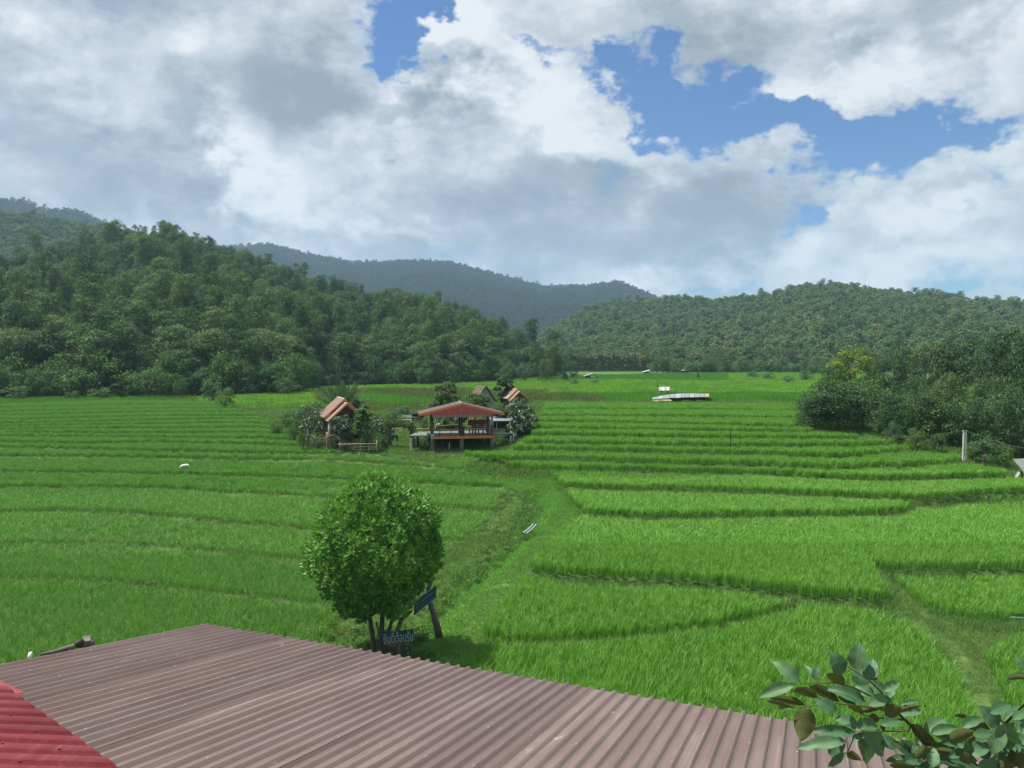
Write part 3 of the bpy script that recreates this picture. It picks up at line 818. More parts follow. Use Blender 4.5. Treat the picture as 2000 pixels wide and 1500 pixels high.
x, y = jgrid(-6, 26, 20, 50, .13)      # short trodden grass on the path itself
ok = (np.minimum(seg_dist(x, y, PATH1), seg_dist(x, y, PATH2)) < .75) & ~all_plots_mask(x, y) & (fbm(x, y, 1.2, 2, 3) > .30)
x, y = x[ok], y[ok]; sc = RNG.uniform(.35, .75, len(x)); add_sc(x, y, ['grass'], np.stack([sc * 1.3, sc * 1.3, sc], 1))
scatter('grass', np.concatenate(gp), np.concatenate(gi_), np.concatenate(gs), 'short green grass on the path, the banks and the bunds between the plots', 'grass')
# taller weeds: left bunds, bank of the ditch, foot of the bushes
gp, gi_, gs = [], [], []
for (ya, yb, s) in ((20, 45, .34), (45, 95, .62)):
    x, y = jgrid(-yb * .72 - 4, yb * .2, ya, yb, s)
    ok = in_view(x, y, 3) & ~all_plots_mask(x, y) & bank_side(x, y)
    n = fbm(x, y, .5, 3, 2); ok &= (n > .33) & (RNG.uniform(size=len(x)) < .9)
    x, y = x[ok], y[ok]; k = RNG.uniform(size=len(x))
    f = (1.0 if ya < 40 else 1.25)
    for keys, sel in ((['weed'], k < .40), (['dry'], (k >= .40) & (k < .60)), (['grassm'], k >= .60)):
        sc = f * RNG.uniform(.6, 1.15, sel.sum()); add_sc(x[sel], y[sel], keys, np.stack([sc, sc, sc], 1))
scatter('weeds', np.concatenate(gp), np.concatenate(gi_), np.concatenate(gs), 'brownish weeds and dry grass on the bunds of the left field', 'weeds')
gp, gi_, gs = [], [], []
# the bank between left field and path
x, y = jgrid(-22, 8, 21, 62, .36)
ok = ~all_plots_mask(x, y) & ~bank_side(x, y) & (seg_dist(x, y, PATH1) > 1.2)
pxp = np.interp(y, [q[1] for q in PATH1[::-1]], [q[0] for q in PATH1[::-1]])
ok &= x < pxp - 1.4
x, y = x[ok], y[ok]; dd = seg_dist(x, y, DITCH); k = RNG.uniform(size=len(x)); n = fbm(x, y, .4, 3, 4)
sel = (dd < 1.0) & (k < .8)
sc = RNG.uniform(.4, .85, sel.sum()); add_sc(x[sel], y[sel], ['herb'], np.stack([sc, sc, sc], 1))
sel = (dd >= 1.0) & (n > .5) & (k < .5)
sc = RNG.uniform(.4, .9, sel.sum()); add_sc(x[sel], y[sel], ['herb', 'grassm', 'lawn'], np.stack([sc, sc, sc], 1))
sel = (dd >= 1.0) & (n <= .52) & (k < .4)
sc = RNG.uniform(.5, .9, sel.sum()); add_sc(x[sel], y[sel], ['lawn', 'grassm'], np.stack([sc, sc, sc], 1))
# leafy strip just behind the roof at the foot of the round tree
x, y = jgrid(-9.5, -2.5, 19.5, 25, .4); ok = ~all_plots_mask(x, y)
x, y = x[ok], y[ok]; sc = RNG.uniform(.5, 1.1, len(x)); add_sc(x, y, ['herb', 'weed', 'grassm', 'lawn'], np.stack([sc, sc, sc], 1))
scatter('bank_plants', np.concatenate(gp), np.concatenate(gi_), np.concatenate(gs), 'rank green herbs on the bank and in the ditch left of the grass path', 'weeds')
yx = [at_g(888, 988), at_g(975, 935), at_g(1003, 940), at_g(625, 1235), at_g(640, 1215), at_g(1040, 960)]
yp = np.array([[p.x + RNG.normal(0, .25), p.y + RNG.normal(0, .3), p.z] for p in yx for _ in range(4)])
scatter('yellow_weeds', yp, np.full(len(yp), PIDX['yellow'][0]), RNG.uniform(.6, 1.1, len(yp)), 'scattered yellow flowering weeds along the bank', 'weeds')

# ------------------------------------------------------------------ far valley floor
x, y = jgrid(-170, 190, 88, 275, 1.05)
z = g(y, x)
v = np.stack([x, y, z], 1); fz = y * CP - (z - CAMZ) * SP
ppx = 1000 + FPX * x / fz; ppy = 750 - FPX * (y * SP + (z - CAMZ) * CP) / fz
lim = np.interp(ppx, [-200, 400, 560, 640, 850, 960, 1060, 1600, 2200], [786, 778, 772, 757, 753, 748, 738, 728, 760])
ok = (ppx > -150) & (ppx < 2150) & (ppy > lim - 2) & ~all_plots_mask(x, y)
x, y, z, ppx, ppy = x[ok], y[ok], z[ok], ppx[ok], ppy[ok]
nz = fbm(x, y, .05, 3, 6); w2 = fbm(x, y, .02, 2, 9)
band = ppy + (w2 - .5) * 16
kind = np.where(band > 766, 0, np.where(band > 743, 1, 0))
kind = np.where((band > 768) & (ppx > 690) & (ppx < 1290) & (nz > .47), 2, kind)
kind = np.where((ppx > 1420) & (ppy < 768), 1, kind)
kind = np.where((ppx < 1060) & (ppy > 762) & (ppy < 782) & (nz > .42), 2, kind)
kind = np.where((ppx < 620) & (ppx > 380), 1, kind)
ids = np.where(kind == 0, pick(['rice3'], len(x)), np.where(kind == 1, pick(['lime3'], len(x)), pick(['dry3'], len(x))))
sc = RNG.uniform(.8, 1.25, len(x)); sz = sc * (.55 + .9 * fbm(x, y, .12, 3, 1))
scatter('valley_grass', np.stack([x, y, z - .03], 1), ids, np.stack([sc, sc, sz], 1), 'rice and meadow covering the far valley floor up to the hills', 'grass')

# ------------------------------------------------------------------ hills
def interp(tab, v):
    return np.interp(v, [a for a, b in tab], [b for a, b in tab])
HILLS = {}
def make_hill(name, px0, px1, foot, dist, ridge, treeh, mat, cols=90, rows=34, rough=6.0, seed=1, back=1.7):
    def surf_z(px, t):
        fY, rY = interp(foot, px), interp(dist, px)
        py = interp(ridge, px)
        # exact height of the ridge ray at that distance
        yy = (750.0 - py) / FPX
        zr = CAMZ + rY * (-SP + yy * CP) / (CP + yy * SP) - treeh
        zf = g(fY, (px - 1000) / FPX * fY) - .3
        s = np.where(t <= 1, np.clip(t, 0, 1) ** .92, 1 - (t - 1) * .9)
        Y = fY + (rY - fY) * t; X = (px - 1000) / FPX * Y
        return zf + np.maximum(zr - zf, -2) * s + (fbm(X, Y, 1 / (rough * 9), 4, seed) - .5) * rough * 1.4 * np.clip(t * 3, 0, 1) * np.clip((1.02 - t) * 4, 0, 1), X, Y
    px = np.linspace(px0, px1, cols); t = np.linspace(-.03, back, rows)
    PX, TT = np.meshgrid(px, t); Z, X, Y = surf_z(PX.ravel(), TT.ravel())
    ii = np.arange((rows - 1) * (cols - 1)); r_, c_ = ii // (cols - 1), ii % (cols - 1); q = r_ * cols + c_
    me = mesh_np(name, np.stack([X, Y, Z], 1), np.stack([q, q + 1, q + 1 + cols, q + cols], 1), mat, True)
    tag(link(name, me), kind='structure')
    HILLS[name] = (px0, px1, foot, dist, surf_z)
def hill_points(hname, spacing, t1=1.06):
    px0, px1, foot, dist, sz = HILLS[hname]
    ymin = min(b for a, b in foot); ymax = max(b for a, b in dist) * t1
    xa, xb = (px0 - 1000) / FPX * ymax, (px1 - 1000) / FPX * ymax
    xa = min(xa, (px0 - 1000) / FPX * ymin); xb = max(xb, (px1 - 1000) / FPX * ymin)
    x, y = jgrid(xa, xb, ymin, ymax, spacing)
    px = 1000 + FPX * x / y
    t = (y - interp(foot, px)) / (interp(dist, px) - interp(foot, px))
    ok = (px > px0) & (px < px1) & (t > 0.0) & (t < t1)
    px, t = px[ok], t[ok]
    z, x, y = sz(px, t)
    return x, y, z, px, t
M_hill = surf('forest_floor', (.030, .060, .022), (.050, .080, .030), .95, .3, 4, bump=.5, bscale=1.0)
make_hill('hill', -900, 1085,
          [(-900, 62), (-300, 100), (0, at_g(0, 778).y), (350, at_g(350, 772).y), (560, at_g(560, 768).y), (640, at_g(640, 753).y), (850, at_g(850, 750).y), (960, at_g(960, 745).y), (1085, at_g(1085, 736).y)],
          [(-900, 250), (0, 310), (300, 300), (500, 300), (700, 310), (850, 305), (950, 290), (1085, 262)],
          [(-900, 560), (-300, 520), (0, 492), (120, 467), (200, 444), (270, 429), (350, 432), (420, 459), (500, 482), (560, 510), (650, 545), (750, 560), (830, 562), (880, 580), (930, 602), (1000, 645), (1050, 690), (1085, 718)],
          11.5, M_hill, seed=2)
HILLS['hill_left'] = HILLS.pop('hill')
make_hill('hill', -700, 330, [(-700, 330), (330, 360)], [(-700, 520), (330, 540)],
          [(-700, 430), (-300, 402), (0, 409), (100, 421), (210, 438), (280, 472), (330, 500)], 8, M_hill, 60, 26, seed=3)
HILLS['hill_back'] = HILLS.pop('hill')
make_hill('mountain', -700, 420, [(-700, 650), (420, 650)], [(-700, 1150), (420, 1150)],
          [(-700, 330), (-300, 360), (0, 382), (60, 389), (90, 403), (150, 406), (180, 416), (215, 434), (300, 470), (420, 520)], 9, M_hill, 60, 24, 14, 4)
HILLS['mountain_left'] = HILLS.pop('mountain')
make_hill('mountain', 330, 1460, [(330, 760), (1460, 760)], [(330, 1500), (1460, 1500)],
          [(330, 520), (400, 476), (480, 477), (530, 473), (600, 491), (700, 509), (800, 506), (880, 509), (930, 522), (1000, 541), (1060, 556), (1150, 554), (1205, 547), (1270, 571), (1330, 601), (1400, 642), (1460, 670)], 11, M_hill, 90, 30, 16, 5)
HILLS['mountain_mid'] = HILLS.pop('mountain')
make_hill('hill', 1015, 3000, [(1015, 330), (1100, 318), (1300, 300), (1500, 280), (1700, 235), (2000, 195), (2500, 140), (3000, 90)],
          [(1015, 430), (1200, 560), (1600, 520), (2000, 450), (2500, 380), (3000, 300)],
          [(1015, 668), (1040, 652), (1080, 630), (1150, 594), (1200, 582), (1300, 577), (1400, 579), (1500, 570), (1570, 550), (1640, 549), (1700, 557), (1780, 567), (1850, 567), (1900, 580), (2000, 583), (2300, 560), (3000, 600)],
          8.0, M_hill, 110, 34, seed=6)
HILLS['hill_right'] = HILLS.pop('hill')
# ------------------------------------------------------------------ forests
def forest(hname, spacing, pools, hmul, label, keep=None, t1=1.06, trunks=None, sq=1.0):
    x, y, z, px, t = hill_points(hname, spacing, t1)
    order = np.argsort(y); x, y, z, px, t = x[order], y[order], z[order], px[order], t[order]
    n = len(x); sc = RNG.uniform(.72, 1.22, n) * hmul
    return x, y, z, px, t, sc
ORD = ['first', 'second', 'third', 'fourth', 'fifth', 'sixth', 'seventh', 'eighth', 'ninth', 'tenth', 'eleventh', 'twelfth', 'thirteenth', 'fourteenth', 'fifteenth', 'sixteenth', 'seventeenth', 'eighteenth', 'nineteenth', 'twentieth']
def nth(k):
    if k < 20: return ORD[k]
    tens = {2: 'twenty', 3: 'thirty', 4: 'forty', 5: 'fifty', 6: 'sixty', 7: 'seventy', 8: 'eighty', 9: 'ninety'}[(k + 1) // 10]
    u = (k + 1) % 10
    return (tens[:-1] + 'ieth') if u == 0 else tens + '-' + ORD[u - 1]

# left hill: the nearest trees are things of their own, the wood above them is one mass
x, y, z, px, t, sc = forest('hill_left', 3.7, None, 1.0, '')
cand = np.nonzero((px > -30) & (px < 1085) & (t < .30))[0]
cand = cand[np.argsort(t[cand] * 150 + y[cand] * .0)][:120]
ind = np.zeros(len(x), bool); ind[cand] = True
rows = {}
for i in cand:
    r = min(2, int(t[i] / .075)); rows.setdefault(r, []).append(i)
WORD = {'forest': 'round-crowned tree', 'forest_tall': 'tall narrow tree', 'forest_open': 'spreading open-crowned tree'}
RW = ['front row', 'second row', 'third row']
for r, lst in rows.items():
    lst.sort(key=lambda i: px[i])
    for k, i in enumerate(lst):
        key = random.choices(['forest', 'forest_tall', 'forest_open'], [5, 2, 2])[0]
        h = {'forest': 9.5, 'forest_tall': 12.0, 'forest_open': 10.5}[key] * float(sc[i]) * (.8 if r == 0 else 1.0)
        w = {'forest': 7.6, 'forest_tall': 6.2, 'forest_open': 8.4}[key] * float(sc[i])
        plant_tree(key, float(x[i]), float(y[i]), float(z[i]), h, w,
                   f'{WORD[key]} at the left hill foot, {nth(k)} from left in the {RW[r]}', group='trees at the foot of the left hill')
rest = ~ind
ids = np.where(RNG.uniform(size=len(x)) < .6, pick(['t_forest'], len(x)), np.where(RNG.uniform(size=len(x)) < .5, pick(['t_forest_tall'], len(x)), pick(['t_forest_open'], len(x))))
sc = sc * .9 * np.where(RNG.uniform(size=len(x)) < .35, RNG.uniform(.55, .8, len(x)), RNG.uniform(.9, 1.15, len(x)))
sc = sc * np.where(t > .7, .72, 1.0)
s3 = np.stack([sc * RNG.uniform(.7, 1.0, len(x)), sc * RNG.uniform(.7, 1.0, len(x)), sc * RNG.uniform(.85, 1.2, len(x))], 1)
scatter('forest', np.stack([x, y, z], 1)[rest], ids[rest], s3[rest], 'dense dark green wood covering the slope of the left hill', 'forest')
# undergrowth at the foot of the left hill
ux, uy, uz, upx, ut = hill_points('hill_left', 2.4, .30)
k = RNG.uniform(size=len(ux)) < .8
ux, uy, uz = ux[k], uy[k], uz[k]; s_ = RNG.uniform(.8, 2.0, len(ux)) * np.where(ut[k] < .06, 1.25, 1.0)
scatter('undergrowth', np.stack([ux, uy, uz], 1), pick(['t_bush'], len(ux)), np.stack([s_, s_, s_ * 1.2], 1), 'tangled green undergrowth between the trunks of the left hill', 'undergrowth')
# bushes closing the gap between the fields and the first trunks
fx = np.concatenate([np.linspace(-420, 1075, 150)] * 3) + RNG.uniform(-6, 6, 450)
fy_ = interp(HILLS['hill_left'][2], fx) + RNG.uniform(-3.5, 4.5, 450); X_ = (fx - 1000) / FPX * fy_
s_ = RNG.uniform(.7, 1.9, 450)
scatter('undergrowth', np.stack([X_, fy_, g(fy_, X_) - .2], 1), pick(['t_bush'], 450), np.stack([s_, s_, s_ * RNG.uniform(.8, 1.5, 450)], 1), 'fringe of green bushes where the left fields meet the wood', 'undergrowth')
# other hills
for hn, sp, k1, k2, fr, mul, nm, lab in (('hill_back', 4.6, 't_hill', 't_hill_open', .15, 1.0, 'forest', 'paler wood on the hill behind the left summit'),
                                    ('hill_right', 4.5, 't_hill', 't_hill_open', .14, .85, 'forest', 'grey-green wood covering the long right-hand hill'),
                                    ('mountain_left', 8, 't_mount', 't_mount_open', .15, .95, 'forest', 'dark blue-green wood on the far ridge at the left edge'),
                                    ('mountain_mid', 7.5, 't_mount', 't_mount_open', .15, 1.0, 'forest', 'dark blue-green wood on the far mountain in the middle')):
    x, y, z, px, t, sc = forest(hn, sp, None, mul, '', t1=1.04)
    n = len(x); ids = np.where(RNG.uniform(size=n) < fr, pick([k2], n), pick([k1], n))
    s3 = np.stack([sc, sc * RNG.uniform(.85, 1.15, n), sc * RNG.uniform(.8, 1.15, n)], 1)
    scatter(nm, np.stack([x, y, z - .4], 1), ids, s3, lab, 'forest')
    if 'hill' in hn:
        # pale trunks of the open-crowned trees
        m = np.isin(ids, PIDX['t_hill_open']); kk = np.array([PIDX['k_hill_open'][PIDX['t_hill_open'].index(i)] for i in ids[m]])
        if hn == 'hill_right':
            scatter('tree_trunks', np.stack([x, y, z - .4], 1)[m], kk, s3[m], 'pale thin trunks among the wood of the right-hand hill', 'forest')

# woods closing the valley between the fields and the hill feet
wx, wy = jgrid(10, 330, 273, 345, 5.2); wpx = 1000 + FPX * wx / wy
k = (wpx > 1050) & (wpx < 2000) & (wy < interp(HILLS['hill_right'][2], wpx) + 6) & ((wy > 276) | (wpx > 1290))
wx, wy = wx[k], wy[k]; s_ = RNG.uniform(.6, 1.05, len(wx))
scatter('forest', np.stack([wx, wy, g(wy, wx) - .2], 1), pick(['t_hill', 't_dark'], len(wx)), np.stack([s_, s_, s_ * RNG.uniform(.8, 1.1, len(wx))], 1), 'belt of mixed trees closing the far end of the valley', 'forest')
bx, by = jgrid(12, 130, 236, 276, 2.6); bpx = 1000 + FPX * bx / by
lim = np.interp(bpx, [1050, 1110, 1270, 1300, 1500, 1700], [262, 266, 266, 250, 250, 225])
k = (by > lim) & (bpx > 1050) & (bpx < 1750); bx, by = bx[k], by[k]; s_ = RNG.uniform(.9, 1.7, len(bx))
scatter('undergrowth', np.stack([bx, by, g(by, bx) - .2], 1), pick(['t_bush'], len(bx)), np.stack([s_, s_, s_ * RNG.uniform(.7, 1.1, len(bx))], 1), 'hedge bushes along the far end of the valley fields', 'undergrowth')
# undergrowth of the right grove
ux_, uy_ = jgrid(24, 95, 52, 125, 1.7)
uz_ = g(uy_, ux_); uf = uy_ * CP - (uz_ - CAMZ) * SP
upx = 1000 + FPX * ux_ / uf; upy = 750 - FPX * (uy_ * SP + (uz_ - CAMZ) * CP) / uf
edge_y = np.interp(upx, [1550, 1600, 1700, 1760, 1830, 1900, 2000, 2200], [812, 834, 836, 852, 868, 886, 905, 930])
k = (upy < edge_y) & (upx > 1570) & (upx < 2250) & (RNG.uniform(size=len(ux_)) < .85) & (uy_ < 70 + (upx - 1560) * .12)
ux_, uy_, uz_ = ux_[k], uy_[k], uz_[k]; s_ = RNG.uniform(.5, 1.3, len(ux_))
scatter('undergrowth', np.stack([ux_, uy_, uz_ - .2], 1), pick(['t_bush'], len(ux_)), np.stack([s_, s_, s_ * 1.1], 1), 'tangled undergrowth beneath the trees of the right grove', 'undergrowth')
# plantation of teak in the middle distance: two ranks
cnt = 0
for r, (Y, ybase) in enumerate(((262, 728), (269, 727))):
    for k in range(15):
        ppx = 1114 + k * 10.6 + random.uniform(-2, 2) + r * 5
        X = (ppx - 1000) / FPX * Y
        plant_tree('teak', X, Y + random.uniform(-1, 1), float(g(Y)), random.uniform(5.6, 6.8), random.uniform(3.4, 4.4),
                   f'yellow-topped plantation tree, {nth(k)} from left in the {"front" if r == 0 else "rear"} rank', group='plantation trees at the far end of the valley')
# trees and bushes along the foot of the right-hand hill
for k in range(34):
    ppx = 1275 + k * 11 + random.uniform(-4, 4); Y = random.uniform(232, 262) - max(0, (ppx - 1500)) * .25
    h = random.uniform(3.0, 6.0); X = (ppx - 1000) / FPX * Y
    key = random.choice(['hill', 'dark', 'bush', 'forest'])
    plant_tree(key, X, Y, float(g(Y)), h * (.7 if key == 'bush' else 1), h * random.uniform(.9, 1.3),
               f'{"small bushy" if h < 4 else "rounded"} tree in hedge below right hill, {nth(k)} from left', group='trees along the foot of the right-hand hill')
# clump left of the far hut
for k, (ppx, base, top, w) in enumerate([(1078, 742, 672, 42), (1098, 742, 690, 34), (1120, 742, 704, 30), (1052, 744, 668, 46), (1066, 748, 700, 34), (1103, 746, 712, 22), (1085, 740, 686, 36)]):
    p = at_g(ppx, base); d = p.y
    plant_tree('dark', p.x, p.y, p.z, (base - top) * d / FPX, w * d / FPX, ['tallest dark tree in the clump left of the far hut', 'second tallest tree of the clump left of the far hut', 'low dark tree nearest the far hut in its clump', 'tall leftmost dark tree of the clump before the far hut', 'lower tree between the two tallest left of the far hut', 'small bush-like tree in front of the clump by the far hut', 'mid-height tree behind the clump left of the far hut'][k], group='clump of trees left of the far hut')
p = at_g(1363, 741); plant_tree('dark', p.x, p.y, p.z, 15 * p.y / FPX, 11 * p.y / FPX, 'small lone dark tree standing in the far meadow', var=0)

# trees on the right: (px, base y, top y, width px, kind)
RTREES = [(1636, 840, 742, 150, 'dark', 'big dark spreading bush-like tree in the rice, left end of the right grove'),
          (1592, 838, 768, 100, 'dark', 'low dark tree leaning over the rice at the left tip of the right grove'),
          (1684, 840, 752, 104, 'dark', 'dark ivy-clad tree at the right end of the front clump in the rice'),
          (1625, 815, 712, 84, 'dark_open', 'dark tree rising behind the front clump, yellowish at its top'),
          (1662, 790, 676, 92, 'yellow', 'bright yellow-green tree standing behind the front clump in the right grove'),
          (1700, 790, 684, 60, 'dark_open', 'mid-green tree right of the bright yellow-green tree in the right grove'),
          (1632, 780, 700, 56, 'yellow', 'smaller yellow-green tree left of the bright yellow-green tree'),
          (1735, 815, 700, 90, 'dark_open', 'broad dark tree right of the yellow-green trees'),
          (1760, 800, 672, 100, 'dark_open', 'tall dark open-crowned tree, the leftmost of the tall right grove'),
          (1812, 805, 668, 110, 'dark_open', 'tall dark open-crowned tree in the middle of the right grove'),
          (1870, 805, 664, 110, 'dark', 'tall dense dark tree above the power pole'),
          (1925, 810, 668, 90, 'dark_open', 'tall dark tree with bare pale limbs right of the power pole'),
          (1968, 815, 640, 96, 'dark', 'tallest dark tree near the right edge'),
          (2012, 830, 615, 110, 'dark', 'tall dark tree cut by the right edge of the picture'),
          (2060, 850, 600, 120, 'dark', 'tall dark tree just beyond the right edge'),
          (1740, 858, 770, 80, 'dark', 'mid-green tree over the brown scrub left of the power pole'),
          (1790, 862, 752, 86, 'dark_open', 'feathery mid-green tree behind the wire left of the power pole'),
          (1832, 868, 760, 80, 'dark', 'dense dark tree just left of the power pole'),
          (1890, 880, 770, 110, 'dark_open', 'wide light-flecked tree directly behind the power pole'),
          (1950, 890, 775, 90, 'dark', 'dark shaded tree right of the power pole'),
          (1990, 905, 760, 100, 'dark', 'dark tree at the right edge above the little roof'),
          (1775, 826, 738, 70, 'dark', 'dark tree in the second rank right of the front clump'),
          (1850, 835, 728, 84, 'dark', 'dark tree in the second rank behind the power pole'),
          (1930, 845, 735, 84, 'dark', 'dark tree in the second rank right of the power pole'),
          (1712, 850, 800, 50, 'bush', 'low leafy bush at the right foot of the front clump'),
          (1745, 868, 825, 50, 'bush', 'brownish bush on the bund left of the wire'),
          (1790, 880, 838, 56, 'bush', 'low green bush below the wire'),
          (1830, 890, 850, 50, 'bush', 'low bush just left of the pole foot'),
          (1920, 905, 862, 80, 'bush', 'rounded pale green bush right of the pole foot'),
          (1960, 912, 872, 60, 'bush', 'pale green bush above the leaning plank'),
          (1900, 900, 868, 44, 'bush', 'small bush touching the pole on its right')]
for (ppx, base, top, w, key, lab) in RTREES:
    p = at_g(ppx, base); d = p.y
    plant_tree(key, p.x, p.y, p.z, (base - top) * d / FPX, w * d / FPX, lab, cat='bush' if key == 'bush' else 'tree', group='trees and bushes of the right grove')
# bushes along the foot of the left hill and in the meadow left of the compound
BUSH = [(30, 782, 756, 70), (140, 782, 764, 40), (195, 780, 758, 60), (290, 778, 722, 96), (350, 778, 742, 36), (415, 785, 745, 60), (440, 798, 760, 52), (495, 772, 752, 30), (560, 772, 738, 60),
        (640, 756, 730, 44), (760, 752, 722, 46), (700, 752, 730, 40), (825, 752, 720, 50), (880, 750, 722, 44), (930, 748, 722, 40), (985, 748, 716, 44), (1025, 745, 712, 40), (540, 850, 822, 36), (560, 835, 806, 40),
        (1500, 742, 728, 36), (1540, 748, 734, 30), (1470, 738, 724, 36), (1575, 744, 724, 40), (1120, 752, 742, 30), (1160, 750, 742, 26)]
for k, (ppx, base, top, w) in enumerate(BUSH):
    p = at_g(ppx, base); d = p.y
    plant_tree('bush', p.x, p.y, p.z, (base - top) * d / FPX, w * d / FPX, f'leafy bush at the field edge before the woods, {nth(k)} of them', cat='bush', group='bushes along the edge of the fields')
# bare red earth slip on the left hill
mb = MB()
sp = [at_y(a, b, at_g(370, 775).y + 1 + k) for a, b, k in ((330, 722, 9), (352, 726, 9), (402, 752, 2), (385, 757, 1), (352, 742, 4))]
mb.add([p + Vector((0, 1.2, -.1)) for p in sp] + [p + Vector((0, 3, -1)) for p in sp], [(0, 1, 2, 3, 4), (9, 8, 7, 6, 5)] + [(i, i + 5, (i + 1) % 5 + 5, (i + 1) % 5) for i in range(5)])
tag(mb.build('earth_bank', M_soil), kind='structure')
# ------------------------------------------------------------------ materials of the built things
def metal_roof_mat(name, c1, c2, c3, rough=.42):
    """painted corrugated sheet: object X runs across the ribs, Y along them; paler streaks run along the ribs"""
    m, T, out = newmat(name)
    b = T.n('ShaderNodeBsdfPrincipled'); T.l(b.outputs[0], out.inputs[0])
    tc = T.n('ShaderNodeTexCoord'); oi = T.n('ShaderNodeObjectInfo')
    v = T.vmath('ADD', tc.outputs['Object'], T.vmath('SCALE', oi.outputs['Location'], scale=1.7))
    st = T.noise(T.vmath('MULTIPLY', v, (15, .22, 15)), 1.0, 6, .68)
    bl = T.noise(T.vmath('MULTIPLY', v, (2.2, .45, 2.2)), 1.0, 4, .6)
    fi = T.noise(T.vmath('MULTIPLY', v, (90, 5, 90)), 1.0, 3, .6)
    col = T.mix(T.smooth(bl, .35, .65), c1, c2)
    w = T.math('MULTIPLY', T.math('MULTIPLY', T.smooth(st, .52, .70), .5), T.smooth(bl, .40, .62))
    col = T.mix(w, col, c3)
    col = T.mix(T.math('MULTIPLY', T.smooth(fi, .45, .8), .22), col, tuple(x * .62 for x in c1))
    big = T.noise(T.vmath('MULTIPLY', v, (5, 1.4, 5)), 1.0, 6, .7)
    col = T.mix(T.math('MULTIPLY', T.smooth(big, .63, .72), T.smooth(st, .4, .6)), col, tuple(min(.75, x * 1.5) for x in c3))
    hs = T.n('ShaderNodeMix', data_type='RGBA', blend_type='MULTIPLY'); hs.inputs[0].default_value = .34
    T.l(col, hs.inputs[6])
    k = T.n('ShaderNodeCombineXYZ'); r1 = T.math('ADD', .45, oi.outputs['Random'])
    for i in range(3): T.l(r1, k.inputs[i])
    T.l(k.outputs[0], hs.inputs[7])
    T.l(hs.outputs[2], b.inputs['Base Color'])
    T.l(T.math('ADD', rough, T.math('MULTIPLY', T.math('SUBTRACT', st, .5), .5)), b.inputs['Roughness'])
    b.inputs['Specular IOR Level'].default_value = .45
    bp = T.n('ShaderNodeBump'); bp.inputs['Strength'].default_value = .15; bp.inputs['Distance'].default_value = .004
    T.l(T.math('ADD', st, fi), bp.inputs['Height']); T.l(bp.outputs[0], b.inputs['Normal'])
    return m
M_brown = metal_roof_mat('brown_painted_sheet', (.138, .092, .083), (.172, .122, .113), (.300, .242, .232))
M_red = metal_roof_mat('red_painted_sheet', (.215, .026, .032), (.245, .040, .046), (.34, .11, .11), .45)
M_pavroof = surf('pavilion_roof_sheet', (.30, .25, .22), (.25, .20, .175), .6, 3, 5, (6, .6, 1))
M_slab = surf('mossy_concrete', (.17, .19, .165), (.12, .14, .115), .9, 3, 6)
M_hutroof = surf('hut_roof_sheet', (.50, .40, .355), (.44, .34, .30), .6, 3, 5, (6, .6, 1))
M_fascia = surf('orange_fascia', (.62, .22, .08), (.52, .17, .06), .6, 5)
M_redwood = surf('red_boards', (.50, .095, .08), (.40, .075, .065), .6, 6, 5, (1, 1, .3))
M_wood = surf('weathered_wood', (.20, .155, .115), (.12, .09, .07), .85, 7, 5, (1, 1, .2), bump=.4)
M_darkwood = surf('dark_wood', (.055, .042, .034), (.032, .025, .022), .8, 7, 5, (1, 1, .2), bump=.3)
M_redbrown = surf('red_brown_wood', (.17, .055, .035), (.11, .038, .026), .6, 7)
M_grey = surf('grey_concrete', (.33, .33, .31), (.25, .25, .235), .9, 3, 6, c3=(.20, .20, .18), bump=.2)
M_pale = surf('pale_concrete', (.55, .54, .47), (.45, .44, .38), .85, 4, 5, c3=(.36, .36, .30))
M_clay = surf('orange_clay_plaster', (.42, .23, .12), (.34, .19, .10), .9, 3, 5)
M_bamboo = surf('bamboo', (.40, .33, .17), (.28, .23, .12), .6, 8, 4, (.4, 1, 1))
M_white = surf('white_paint', (.75, .74, .70), (.62, .61, .57), .6, 6)
M_zinc = surf('zinc_sheet', (.34, .37, .39), (.27, .29, .31), .5, 4, 5, (5, .5, 1), metallic=.2)
M_dull = surf('dull_tin', (.24, .26, .27), (.17, .185, .19), .6, 4, 5, (5, .5, 1))
M_shade_black = surf('shade_and_black', (.04, .04, .038), (.03, .03, .028), .9, 4)  # near-black: painted-in shade of openings; own colour of stool and cart cover
M_sign = surf('teal_sign_board', (.018, .085, .095), (.014, .060, .075), .55, 8, 5, c3=(.03, .11, .115))
M_letter = surf('pale_sign_lettering', (.48, .49, .47), (.38, .40, .39), .7, 20)
M_letter2 = surf('faded_sign_lettering', (.24, .34, .36), (.17, .26, .29), .7, 20)
M_drift = surf('grey_driftwood', (.17, .15, .125), (.10, .083, .068), .9, 6, 6, (1, 1, .35), bump=.8)
M_screw = surf('galvanised_screw', (.55, .55, .53), (.42, .42, .40), .45, 20, metallic=.4)
M_thatch = surf('weathered_thatch', (.36, .28, .20), (.26, .20, .15), .95, 6, 6, (4, .8, 1), bump=.8)
M_shingle = surf('mossy_shingle', (.15, .105, .085), (.10, .075, .062), .9, 5, 5, c3=(.085, .095, .055))
M_blue = surf('blue_plastic', (.20, .42, .60), (.17, .36, .52), .5, 5)
M_pipe = surf('pale_blue_pipe', (.22, .29, .36), (.30, .32, .33), .45, 3)
M_flower = surf('white_petal', (.75, .74, .68), (.68, .67, .58), .6, 4)
M_valance = None
